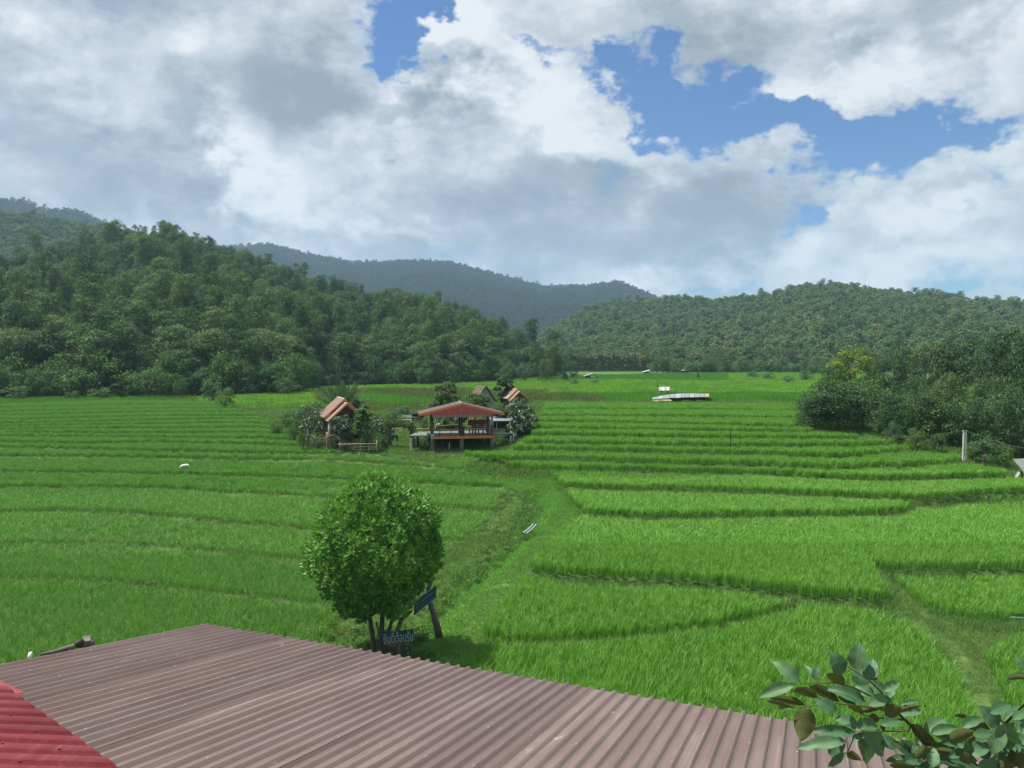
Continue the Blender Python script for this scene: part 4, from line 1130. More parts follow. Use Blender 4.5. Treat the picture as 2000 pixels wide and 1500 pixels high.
def valance_mat():
    m, T, out = newmat('striped_valance'); b = T.n('ShaderNodeBsdfPrincipled'); T.l(b.outputs[0], out.inputs[0]); b.inputs['Roughness'].default_value = .8
    tc = T.n('ShaderNodeTexCoord'); sep = T.n('ShaderNodeSeparateXYZ'); T.l(tc.outputs['Object'], sep.inputs[0])
    s = T.math('FRACT', T.math('MULTIPLY', sep.outputs[0], 5.5))
    T.l(T.mix(T.math('GREATER_THAN', s, .5), (.42, .22, .27), (.20, .06, .08)), b.inputs['Base Color'])
    return m
M_valance = valance_mat()

# ------------------------------------------------------------------ the brown sheet-metal roof below the camera
EAVE_DROP = 4.9; RA = R(21.5); RPITCH = R(10.4)
rdir = Vector((math.sin(RA), math.cos(RA), 0)); edir = Vector((math.cos(RA), -math.sin(RA), 0))
corner = at_z(405, 1221, CAMZ - EAVE_DROP)
slope_up = (-rdir * math.cos(RPITCH) + Vector((0, 0, math.sin(RPITCH)))).normalized()     # from the eave up towards the house
rnorm = edir.cross(-slope_up).normalized()
if rnorm.z < 0: rnorm = -rnorm
PITCHW = .178; SHEETW = PITCHW * 5; RL = 13.2
def rib_profile(n, rib=.036, base=.046, top=.027, minor=False):
    pts = []
    for k in range(n):
        c = (k + .0) * PITCHW
        pts += [(c - base / 2, 0), (c - top / 2, rib), (c + top / 2, rib), (c + base / 2, 0)]
        if minor:
            for q in (.36, .64):
                d = c + PITCHW * (q + .0)
                pts += [(d - .010, 0), (d - .003, .0045), (d + .003, .0045), (d + .010, 0)]
    return pts
house = thing('shed', 'shed with a long brown corrugated metal roof filling the bottom of the picture', 'shed', corner)
Mroof = Matrix((edir, slope_up, rnorm)).transposed().to_4x4()       # local x across the ribs, y up the slope, z off the roof
prof = rib_profile(5) + [(5 * PITCHW - .025, 0), (5 * PITCHW - .015, .0372), (5 * PITCHW + .013, .0372)]
sheet_me = []
for var in range(3):
    rg = random.Random(var)
    V = []; Fq = []
    ys = [0, .4, 1.5, 3, 5, 8, RL]
    for yy in ys:
        for (a, h) in prof:
            V.append((a, yy, h + (rg.uniform(-.0015, .0015) if 0 < yy < RL else 0)))
    npf = len(prof)
    for r in range(len(ys) - 1):
        for k in range(npf - 1):
            q = r * npf + k; Fq.append((q, q + 1, q + 1 + npf, q + npf))
    sheet_me.append(mesh_np('roof_sheet', V, np.array(Fq), M_brown))
NSH = 20
for k in range(NSH):
    o = link('roof_sheet', sheet_me[k % 3], house)
    off = edir * (.033 + k * SHEETW) + slope_up * random.uniform(-.018, .018) + rnorm * (.0016 * (k % 2) + random.uniform(0, .001))
    o.matrix_local = Matrix.Translation(off) @ Mroof
# screws on the ribs along the purlins
sc_b = MB()
for row, yy in enumerate(np.arange(.18, RL, 1.22)):
    for k in range(NSH * 5):
        if (k + row) % 3: continue
        c = edir * (.033 + k * PITCHW) + slope_up * (yy + random.uniform(-.03, .03)) + rnorm * .035
        r = .0085
        top = [c + edir * r * math.cos(t) + slope_up * r * math.sin(t) + rnorm * .010 for t in (2 * math.pi * j / 6 for j in range(6))]
        bot = [c + edir * r * 1.3 * math.cos(t) + slope_up * r * 1.3 * math.sin(t) for t in (2 * math.pi * j / 6 for j in range(6))]
        sc_b.add(top + bot, [tuple(range(6))] + [(j, j + 6, (j + 1) % 6 + 6, (j + 1) % 6) for j in range(6)])
tag(sc_b.build('screws', M_screw, house), kind='stuff')
for yy in (.15, 2.6, 5.0, 7.5, 10.0):
    MB().beam(slope_up * yy - rnorm * .06, slope_up * yy - rnorm * .06 + edir * (NSH * SHEETW), .05, .10, rnorm).build('purlin', M_grey, house)
for a in (.3, 5.8, 11.3, 16.8):
    for yy in (.35, 6.0, 12.6):
        p = edir * a + slope_up * yy - rnorm * .12
        MB().beam((p.x, p.y, -corner.z - .2), (p.x, p.y, p.z), .15, .15, (0, 1, 0)).build('post', M_grey, house)
wl = edir * .3 + slope_up * .35; wr = edir * 16.8 + slope_up * .35
for (a, b) in ((edir * .3 + slope_up * 3, edir * .3 + slope_up * 12.6), (edir * .3 + slope_up * 6, edir * 16.8 + slope_up * 6)):
    z0 = -corner.z - .1
    q = MB(); a2, b2 = Vector(a), Vector(b); n = (b2 - a2).cross(Vector((0, 0, 1))).normalized() * .06
    tz = min(a2.z, b2.z) - .2
    q.add([(a2 - n).to_2d().to_3d() + Vector((0, 0, z0)), (b2 - n).to_2d().to_3d() + Vector((0, 0, z0)), (b2 + n).to_2d().to_3d() + Vector((0, 0, z0)), (a2 + n).to_2d().to_3d() + Vector((0, 0, z0)),
           (a2 - n).to_2d().to_3d() + Vector((0, 0, tz)), (b2 - n).to_2d().to_3d() + Vector((0, 0, tz)), (b2 + n).to_2d().to_3d() + Vector((0, 0, tz)), (a2 + n).to_2d().to_3d() + Vector((0, 0, tz))],
          [(3, 2, 1, 0), (4, 5, 6, 7), (0, 1, 5, 4), (1, 2, 6, 5), (2, 3, 7, 6), (3, 0, 4, 7)])
    q.build('wall', M_grey, house)

# the red roof lying over its corner
def on_roof(px, py, off=.12):
    d = ray(px, py); o = Vector((0, 0, CAMZ)); p0 = corner + rnorm * off
    return o + d * ((p0 - o).dot(rnorm) / d.dot(rnorm))
RO = .16
ra, rb = on_roof(0, 1418, RO), on_roof(130, 1423, RO)
rx = (rb - ra).normalized(); ry_ = rnorm.cross(rx).normalized()
if ry_.dot(Vector((0, 1, 0))) > 0: ry_ = -ry_                    # towards the camera
o0 = on_roof(30, 1357, RO)
e1, e2 = on_roof(27, 1358, RO), on_roof(222, 1500, RO)
def ab(p): d = p - o0; return d.dot(rx), d.dot(ry_)
(a1, b1), (a2, b2) = ab(e1), ab(e2)
red = thing('red_roof', 'red corrugated metal roof overlapping the brown roof in the lower left corner', 'roof', o0)
Mred = Matrix((rx, ry_, rnorm if rx.cross(ry_).dot(rnorm) > 0 else rnorm)).transposed().to_4x4()
nrib = 9; rp = (b2 - b1) / 8.0
edge = lambda b: a1 + (a2 - a1) * (b - b1) / (b2 - b1)
hh = .088
for k in range(-1, 4):
    V = []; Fq = []
    pr = []
    for j in range(3):
        c = (k * 3 + j) * rp
        pr += [(c + .02 * rp, hh), (c + .58 * rp, hh * .98), (c + .63 * rp, 0.0), (c + .98 * rp, 0.0)]
    pr.append(((k * 3 + 3) * rp + .02 * rp, hh + .001))
    if k == -1: continue
    for (b, h) in pr: V.append((edge(b - (.3 * rp if h > .01 else 0)), b, h))
    for (b, h) in pr: V.append((-4.5, b, h))
    n = len(pr)
    # thickness at the cut end: a rolled lip
    for (b, h) in pr: V.append((edge(b - (.3 * rp if h > .01 else 0)), b, h - .012))
    for q in range(n - 1):
        Fq.append((q, q + 1, n + q + 1, n + q)); Fq.append((2 * n + q, 2 * n + q + 1, q + 1, q))
    o = link('roof_sheet', mesh_np('roof_sheet', V, np.array(Fq), M_red), red)
    o.matrix_local = Mred
fl = MB(); q = [on_roof(*c, RO + .03) - o0 for c in ((-260, 1300), (0, 1329), (48, 1352), (30, 1357))] ; q += [on_roof(*c, RO + .015) - o0 for c in ((-30, 1358), (-260, 1358))]
fl.add(q + [p - rnorm * .01 for p in q], [tuple(range(6)), tuple(range(11, 5, -1))] + [(i, i + 6, (i + 1) % 6 + 6, (i + 1) % 6) for i in range(6)])
fl.build('flashing', M_red, red)
for b in (b1 + .2, b2 - .1, b2 + .8):
    MB().beam(rx * (edge(b) - .25) + ry_ * b - rnorm * .06, rx * -4.4 + ry_ * b - rnorm * .06, .05, .09, rnorm).build('rafter', M_grey, red)
scr = MB()
for (px_, py_) in ((22, 1396), (69, 1428), (116, 1463), (5, 1452), (40, 1487)):
    c = on_roof(px_, py_, RO + hh + .004) - o0
    scr.box(c, (.016, .016, .018))
tag(scr.build('screws', M_red, red), kind='stuff')

# weathered log end and rag behind the roof's left edge
lg0 = corner + edir * -.16 + slope_up * 2.25; lg1 = corner + edir * -.13 + slope_up * 3.15
lt = thing('weathered_beam', 'grey weathered beam end sticking up behind the left edge of the brown roof', 'beam', lg0 + Vector((0, 0, .02)))
d = lg1 - lg0
MB().tube([(0, 0, .02), d * .3 + Vector((0, 0, .03)), d * .7, d], [.042, .042, .032, .018], 8).build('log', M_drift, lt, True)
MB().box(d * .12 + Vector((-.02, .02, .04)), (.10, .26, .11), .5).build('stub', M_drift, lt)
MB().tube([d * .22 + Vector((.0, 0, .07)), d * .30 + Vector((.02, 0, .05)), d * .4 + Vector((0, 0, .03))], [.05, .075, .03], 7).build('rope', M_darkwood, lt, True)
for a_ in (-2.0,):
    MB().beam(Vector((0, 0, 0)) + d * .5, Vector((d.x * .5, d.y * .5, -lg0.z)), .1, .1, (0, 1, 0)).build('post', M_drift, lt)
wb = corner + edir * -.10 + slope_up * 3.35 + rnorm * .04
mb = MB(); mb.tube([(0, 0, -.06), (.01, 0, 0), (0, .03, .03), (.01, .05, .035)], [.02, .03, .024, .01], 7)
tag(mb.build('white_rag', M_white, None, True, wb), 'small white rag caught at the left edge of the brown roof', 'rag')

# ------------------------------------------------------------------ clipped round tree, sign posts
tb = at_z(738, 1279, 0.0); TD = tb.y
pxm = TD / FPX
round_tree = thing('round_tree', 'clipped egg-shaped glossy green tree standing just behind the brown roof', 'tree', tb)
M_topiary = leafmat('glossy_leaf', (.058, .170, .030), (.130, .295, .048), None, .28, .45, .4, 2.2)
def topiary():
    rg = np.random.default_rng(5)
    cz = (1279 - 1065) * pxm; rxx = 124 * pxm; rzz = 134 * pxm
    n = 4600
    d = rg.normal(size=(n, 3)); d /= np.linalg.norm(d, axis=1)[:, None]
    lump = 1 + .07 * np.sin(5 * d[:, 0] + 3 * d[:, 2]) + .06 * np.sin(6 * d[:, 1] - 4 * d[:, 2] + 1) + .055 * np.sin(9 * d[:, 2] + 4 * d[:, 0]) + .04 * np.sin(14 * d[:, 0] - 11 * d[:, 2])
    rr = np.where(rg.uniform(size=n) < .72, rg.uniform(.93, 1.04, n), rg.uniform(.6, .93, n)) * lump
    # egg shape: drawn down to the trunk
    taper = np.where(d[:, 2] < -.2, 1 - .34 * np.clip(-d[:, 2] - .2, 0, 1), 1.0)
    c = d * rr[:, None] * np.array([rxx, rxx, rzz]); c[:, :2] *= taper[:, None]
    c[:, 2] += cz
    c[:, 0] += (c[:, 2] - cz) * .05
    V = []; Fq = []
    for i in range(n):
        ax = d[i] + np.array([0, 0, .75]) + rg.normal(size=3) * .32; ax /= np.linalg.norm(ax)
        u = np.cross(ax, [.3, .9, .1]); u /= np.linalg.norm(u); w = np.cross(ax, u)
        m = rg.integers(6, 10); L0 = rg.uniform(.12, .185)
        for k in range(m):
            t = 2 * math.pi * k / m + rg.uniform(-.35, .35); open_ = rg.uniform(.35, 1.15)
            dr = u * math.cos(t) + w * math.sin(t)
            f = dr * math.sin(open_) + ax * math.cos(open_); s = np.cross(f, dr * math.cos(open_) - ax * math.sin(open_))
            s /= np.linalg.norm(s) + 1e-9; nn = np.cross(s, f)
            L = L0 * rg.uniform(.75, 1.2); W = L * .17
            o = len(V); b0 = c[i]
            V += [b0, b0 + f * L * .5 - s * W + nn * W * .35, b0 + f * L - nn * L * .10, b0 + f * L * .5 + s * W + nn * W * .35, b0 + f * L * .52]
            Fq += [(o, o + 1, o + 4), (o + 1, o + 2, o + 4), (o + 4, o + 2, o + 3), (o, o + 4, o + 3)]
    return mesh_np('crown', V, np.array(Fq), M_topiary)
link('crown', topiary(), round_tree)
for (dx, lean, r0) in ((-.10, -.30, .075), (.07, .12, .085), (.16, .55, .06)):
    MB().tube([(dx * .6, 0, -.3), (dx, 0, .0), (dx + lean * .25, .05, .6), (dx + lean * .55, .1, 1.2), (dx + lean, .1, 2.2)], [r0 * 1.5, r0 * 1.25, r0, r0 * .85, r0 * .5], 8).build('trunk', M_bark, round_tree, True)
rgb = random.Random(3)
for k in range(7):
    t = k * .9; MB().tube([(.1 * math.cos(t), .1, 1.3 + .1 * k), (.7 * math.cos(t), .6 * math.sin(t), 2.4 + .15 * k), (1.3 * math.cos(t), 1.2 * math.sin(t), 3.0 + .22 * k)], [.045, .03, .015], 6).build('limb', M_bark, round_tree, True)

def text_mesh(body, size, mat, name, extrude=.004, shear=0.0, align='CENTER', spacing=1.0):
    cu = bpy.data.curves.new(name, 'FONT'); cu.body = body; cu.size = size; cu.extrude = extrude; cu.shear = shear
    cu.align_x = align; cu.align_y = 'CENTER'; cu.space_character = spacing; cu.resolution_u = 3
    ob = bpy.data.objects.new(name, cu); COL.objects.link(ob)
    bpy.context.view_layer.update()
    me = bpy.data.meshes.new_from_object(ob.evaluated_get(bpy.context.evaluated_depsgraph_get()))
    COL.objects.unlink(ob); bpy.data.objects.remove(ob)
    me.materials.clear(); me.materials.append(mat)
    return me
# welcome sign: gnarled wood, teal board, carved lettering
sY = TD - .25
sb = at_y(781, 1282, sY); s0 = Vector((sb.x, sY, 0))
def sp(px, py, dy=0.0): return at_y(px, py, sY + dy) - s0
sign = thing('welcome_sign', 'low teal board sign with curly white Thai lettering on gnarled driftwood', 'sign', s0)
MB().tube([sp(780, 1300), sp(780, 1262), sp(776, 1232, .06), sp(784, 1210, .06), sp(800, 1196, .05), sp(806, 1192, .05)], [.085, .08, .075, .07, .055, .02], 9).build('post', M_drift, sign, True)
MB().tube([sp(735, 1215, .02), sp(741, 1240, .0), sp(752, 1258, -.02), sp(770, 1262, -.03), sp(790, 1257, -.03), sp(798, 1268, -.02), sp(800, 1282, 0)], [.03, .05, .06, .055, .06, .045, .05], 8).build('driftwood', M_drift, sign, True)
bc = sp(776, 1243.5, -.09); bw = 66 * sY / FPX; bh = 23 * sY / FPX
br = R(6.5)
bo = MB().box((0, 0, 0), (bw, .03, bh), 0).build('board', M_sign, sign, bevel=.004)
bo.matrix_local = Matrix.Translation(bc) @ Matrix.Rotation(-br, 4, 'Y')
tm = text_mesh('ยินดีต้อนรับ', bh * .92, M_letter, 'lettering', .004, .12)
ws = max(v.co.x for v in tm.vertices) - min(v.co.x for v in tm.vertices); hs_ = max(v.co.y for v in tm.vertices) - min(v.co.y for v in tm.vertices)
cxm = (max(v.co.x for v in tm.vertices) + min(v.co.x for v in tm.vertices)) / 2; cym = (max(v.co.y for v in tm.vertices) + min(v.co.y for v in tm.vertices)) / 2
lt_o = link('lettering', tm, bo)
kx, ky = bw * .90 / ws, bh * .98 / hs_
lt_o.matrix_local = Matrix.Translation((bw * .03, -.019, 0)) @ Matrix.Rotation(R(90), 4, 'X') @ Matrix.Diagonal((kx, ky, 1, 1)) @ Matrix.Translation((-cxm, -cym, 0))
MB().box(sp(798, 1268, -.05), (.10, .04, .24), 0, 0, R(-8)).build('small_board', M_sign, sign)
MB().box(sp(797, 1275, -.075), (.03, .012, .05), 0, 0, R(20)).build('mark', M_letter, sign)
MB().box(sp(796, 1266, -.075), (.03, .012, .035), 0, 0, R(-10)).build('mark', M_letter, sign)
# second sign: slanted board on a leaning trunk
q0 = at_g(852, 1236); q0.z = 0
s2 = thing('slanted_sign', 'slanted teal board with faded writing nailed to a leaning dead trunk', 'sign', q0)
sY2 = q0.y
def sp2(px, py, dy=0.0): return at_y(px, py, sY2 + dy) - q0
MB().tube([sp2(858, 1245), sp2(853, 1222), sp2(846, 1196), sp2(838, 1172), sp2(836, 1150), sp2(847, 1127)], [.14, .11, .095, .08, .065, .05], 9).build('trunk', M_drift, s2, True)
MB().tube([sp2(858, 1238, .02), sp2(856, 1218, -.05), sp2(848, 1204, -.05)], [.06, .05, .03], 7).build('root', M_drift, s2, True)
cs = [sp2(809, 1201, -.75), sp2(852, 1166, -.3), sp2(852, 1143, -.3), sp2(811, 1173, -.75)]
ux_ = (cs[1] - cs[0]).normalized(); nn_ = ux_.cross(cs[3] - cs[0]).normalized()
b2o = MB(); th = nn_ * .03
b2o.add(cs + [c - th for c in cs], [(0, 1, 2, 3), (7, 6, 5, 4), (4, 5, 1, 0), (5, 6, 2, 1), (6, 7, 3, 2), (7, 4, 0, 3)])
board2 = b2o.build('board', M_sign, s2)
# the writing on it is too faded to read in the photograph: rows of worn strokes
wv = MB(); rg3 = random.Random(8)
out_n = nn_ if nn_.y < 0 else -nn_
def bpnt(u, v): return cs[0].lerp(cs[1], u).lerp(cs[3].lerp(cs[2], u), v) + out_n * .004
for (v0, hgt, u0, u1, nst) in ((.62, .26, .22, .84, 15), (.30, .16, .20, .70, 13), (.14, .08, .1, .5, 8), (.55, .5, .06, .12, 2)):
    for k in range(nst):
        u = u0 + (u1 - u0) * (k + rg3.uniform(.1, .5)) / nst; du = (u1 - u0) / nst * .30
        a, b = v0 - hgt / 2 * rg3.uniform(.5, 1), v0 + hgt / 2 * rg3.uniform(.5, 1)
        f = out_n * .005
        qd = [bpnt(u, a), bpnt(u + du, a), bpnt(u + du * 1.6, b), bpnt(u + du * .6, b)]
        wv.add(qd + [p + f for p in qd], [(0, 1, 2, 3), (7, 6, 5, 4), (4, 5, 1, 0), (5, 6, 2, 1), (6, 7, 3, 2), (7, 4, 0, 3)])
tag(wv.build('faded_writing', M_letter2, board2), kind='stuff')
MB().beam(cs[3] + out_n * .008, cs[2] + out_n * .008, .02, .02).build('edge_strip', M_letter2, board2)
MB().beam(cs[0] + out_n * .008, cs[1] + out_n * .008, .02, .02).build('edge_strip', M_letter2, board2)

# ------------------------------------------------------------------ loose things in the fields
p = at_g(1036, 1045); a = at_g(1022, 1047); b = at_g(1050, 1032)
for k, (pa, pb) in enumerate((((1021, 1046), (1041, 1031)), ((1027, 1049), (1047, 1033)))):
    A, B = at_g(*pa), at_g(*pb)
    t = thing('drain_pipe', 'left of two pale plastic pipes lying by the ditch' if k == 0 else 'right of two pale plastic pipes lying by the ditch', 'pipe', A + Vector((0, 0, .10 + .04 * k)))
    e = B - A; MB().tube([(0, 0, 0), e * .5, e + Vector((0, 0, .05))], [.045] * 3, 12, cap=False).build('pipe', M_pipe, t, True)
    MB().tube([e * .97 + Vector((0, 0, .05)), e + Vector((0, 0, .052))], [.055, .055], 12).build('collar', M_pipe, t, True)
p = at_g(363, 923)
mb = MB(); mb.tube([(-.36, 0, .02), (-.2, .04, .16), (.0, 0, .24), (.24, -.03, .26), (.38, 0, .16)], [.03, .11, .10, .11, .02], 9)
tag(mb.build('white_sack', M_white, None, True, p + Vector((0, -.25, .30))), 'white plastic sack lying on a bund in the left field', 'sack')
p = at_g(1426, 883)
st = thing('thin_stick', 'thin brown stick standing upright in the right-hand rice terraces', 'stick', p)
MB().tube([(0, 0, -.2), (.02, 0, .9), (-.03, 0, 1.75)], [.035, .03, .02], 6).build('stem', M_darkwood, st)
# big grass clump on the trodden bund
p = at_g(1735, 1214)
o = link('grass_clump', tuft_mesh('grass_clump', M_grass, 110, .75, .38, .022, 1.1, 9, 3, .5)); o.location = p
tag(o, 'big spiky grass clump on the trodden bund near the right edge', 'grass clump')
# power pole: two concrete posts side by side
p = at_g(1883, 906); ph = (906 - 842) * p.y / FPX; pm = p.y / FPX
pole = thing('power_pole', 'pair of slim white concrete posts carrying a wire before the right grove', 'pole', p)
for dx in (-2.2 * pm, 2.2 * pm):
    MB().beam((dx, 0, -.3), (dx * .9, 0, ph), 2.4 * pm, 2.4 * pm, (0, 1, 0)).build('post', M_white, pole)
MB().box((0, 0, ph + .02), (8 * pm, .12, .10)).build('cap', M_grey, pole)
MB().beam((0, 0, ph * .25), (0, 0, ph * .9), .04, .04, (0, 1, 0)).build('brace', M_grey, pole)
def wire(a, b, sag, r, label):
    pts = [a.lerp(b, k / 12) - Vector((0, 0, sag * 4 * (k / 12) * (1 - k / 12))) for k in range(13)]
    mb = MB(); mb.tube(pts, r, 5, False)
    tag(mb.build('wire', M_wood), label, 'wire')
top = p + Vector((0, 0, ph + .08))
wire(at_y(1690, 851, p.y + 6), top, .25, .011, 'thin pale wire running left from the pole to the grove')
wire(top, at_y(2080, 885, p.y - 4), .3, .012, 'thin pale wire running right from the pole past the edge')
# small roof and leaning plank at the right edge
p = at_g(2026, 948)
sh = thing('field_shelter', 'little grey roof on posts cut by the right edge of the picture', 'shelter', p); pm = p.y / FPX
hz = (948 - 918) * pm
MB().slab([(-1.2, -.6, hz - .05), (1.6, -.9, hz + .05), (1.8, 1.4, hz + .55), (-.6, 1.4, hz + .5)], .06).build('roof', M_slab, sh)
for dx, dy in ((-.5, -.2), (1.2, -.4), (-.2, 1.1), (1.3, 1.1)):
    MB().tube([(dx, dy, -.2), (dx, dy, hz + .15 + .15 * dy)], .05, 6).build('post', M_wood, sh)
p = at_g(1984, 940)
pl = thing('leaning_plank', 'short grey plank leaning on the bund at the right edge', 'plank', p)
MB().beam((-.12, 0, 0), (.28, .1, .55), .22, .05).build('plank', M_grey, pl)
for (a, b) in (((-.1, .02, 0), (.3, .15, .35)), ((.2, .25, -.1), (.25, .12, .5))):
    MB().tube([a, b], .025, 5).build('prop', M_wood, pl)

# ------------------------------------------------------------------ leafy branch in front of the camera (lower right)
def big_leaf_mesh(name, mat, seed):
    rg = random.Random(seed); V = []; Fq = []
    n = 9; curl = rg.uniform(.06, .16); fold = rg.uniform(.12, .3)
    for i in range(n + 1):
        t = i / n; w = .5 * (math.sin(math.pi * min(1, t ** .80 * .985 + .008)) ** .72) * (1 - .10 * t)
        if i == n: w = .01
        zc = -curl * (2 * t - .7) ** 2 + .02
        for j, s in enumerate((-1, -.55, 0, .55, 1)):
            wav = .028 * math.sin(i * 1.9 + seed + (0 if s < 0 else 1.3)) * abs(s)
            V.append((s * w, t, zc + abs(s) * w * fold + wav))
    for i in range(n):
        for j in range(4):
            q = i * 5 + j; Fq.append((q, q + 1, q + 6, q + 5))
    return mesh_np(name, V, np.array(Fq), mat, True)
def big_leaf_mat():
    m, T, out = newmat('broad_leaf')
    tc = T.n('ShaderNodeTexCoord'); oi = T.n('ShaderNodeObjectInfo'); ge = T.n('ShaderNodeNewGeometry')
    sep = T.n('ShaderNodeSeparateXYZ'); T.l(tc.outputs['Object'], sep.inputs[0])
    ax = T.math('ABSOLUTE', sep.outputs[0])
    n = T.noise(tc.outputs['Object'], 5, 5, .65)
    top = T.mix(T.smooth(T.math('ADD', T.math('MULTIPLY', oi.outputs['Random'], .6), T.math('MULTIPLY', n, .4)), .25, .75), (.050, .130, .052), (.085, .180, .076))
    top = T.mix(T.smooth(ax, .0, .03, .7, 0), top, (.16, .24, .12))
    # side veins
    vv = T.math('ABSOLUTE', T.math('SUBTRACT', T.math('FRACT', T.math('MULTIPLY', T.math('SUBTRACT', sep.outputs[1], T.math('MULTIPLY', ax, .55)), 9)), .5))
    top = T.mix(T.smooth(vv, .0, .05, .16, 0), top, (.12, .20, .10))
    top = T.mix(T.smooth(T.noise(tc.outputs['Object'], 22, 2, .5), .70, .74, 0, .6), top, (.16, .12, .05))
    und = T.mix(n, (.060, .075, .014), (.085, .095, .022))
    col = T.mix(ge.outputs['Backfacing'], top, und)
    b = T.n('ShaderNodeBsdfPrincipled'); T.l(col, b.inputs['Base Color'])
    T.l(T.smooth(ge.outputs['Backfacing'], 0, 1, .55, .8), b.inputs['Roughness']); b.inputs['Specular IOR Level'].default_value = .4
    bp = T.n('ShaderNodeBump'); bp.inputs['Strength'].default_value = .10; bp.inputs['Distance'].default_value = .008
    T.l(vv, bp.inputs['Height']); T.l(bp.outputs[0], b.inputs['Normal'])
    tr = T.n('ShaderNodeBsdfTranslucent'); T.l(T.mix(1.0, col, (1.0, 1.2, .4), 'MULTIPLY'), tr.inputs[0])
    mx = T.n('ShaderNodeMixShader'); mx.inputs[0].default_value = .15
    T.l(b.outputs[0], mx.inputs[1]); T.l(tr.outputs[0], mx.inputs[2]); T.l(mx.outputs[0], out.inputs[0])
    return m
M_bigleaf = big_leaf_mat(); M_twig = surf('green_twig', (.085, .075, .030), (.05, .045, .022), .7, 15); M_bark2 = surf('branch_bark', (.055, .048, .038), (.03, .027, .022), .85, 12)
LM = [big_leaf_mesh('leaf', M_bigleaf, s) for s in range(5)]
bark0 = at_y(1848, 1640, 3.55)
branch = thing('leafy_tree', 'sapling top with big dull green leaves reaching in at the lower right corner', 'tree', (bark0.x, bark0.y, 0))
B0 = Vector((bark0.x, bark0.y, 0))
def C1(x, y): return (1440 + x / 5.769, 1240 + y / 5.769)
def C2(x, y): return (1720 + x / 5.769, 1240 + y / 5.769)
L_, D_, M_, G_ = 'light', 'dark', 'mid', 'gloss'
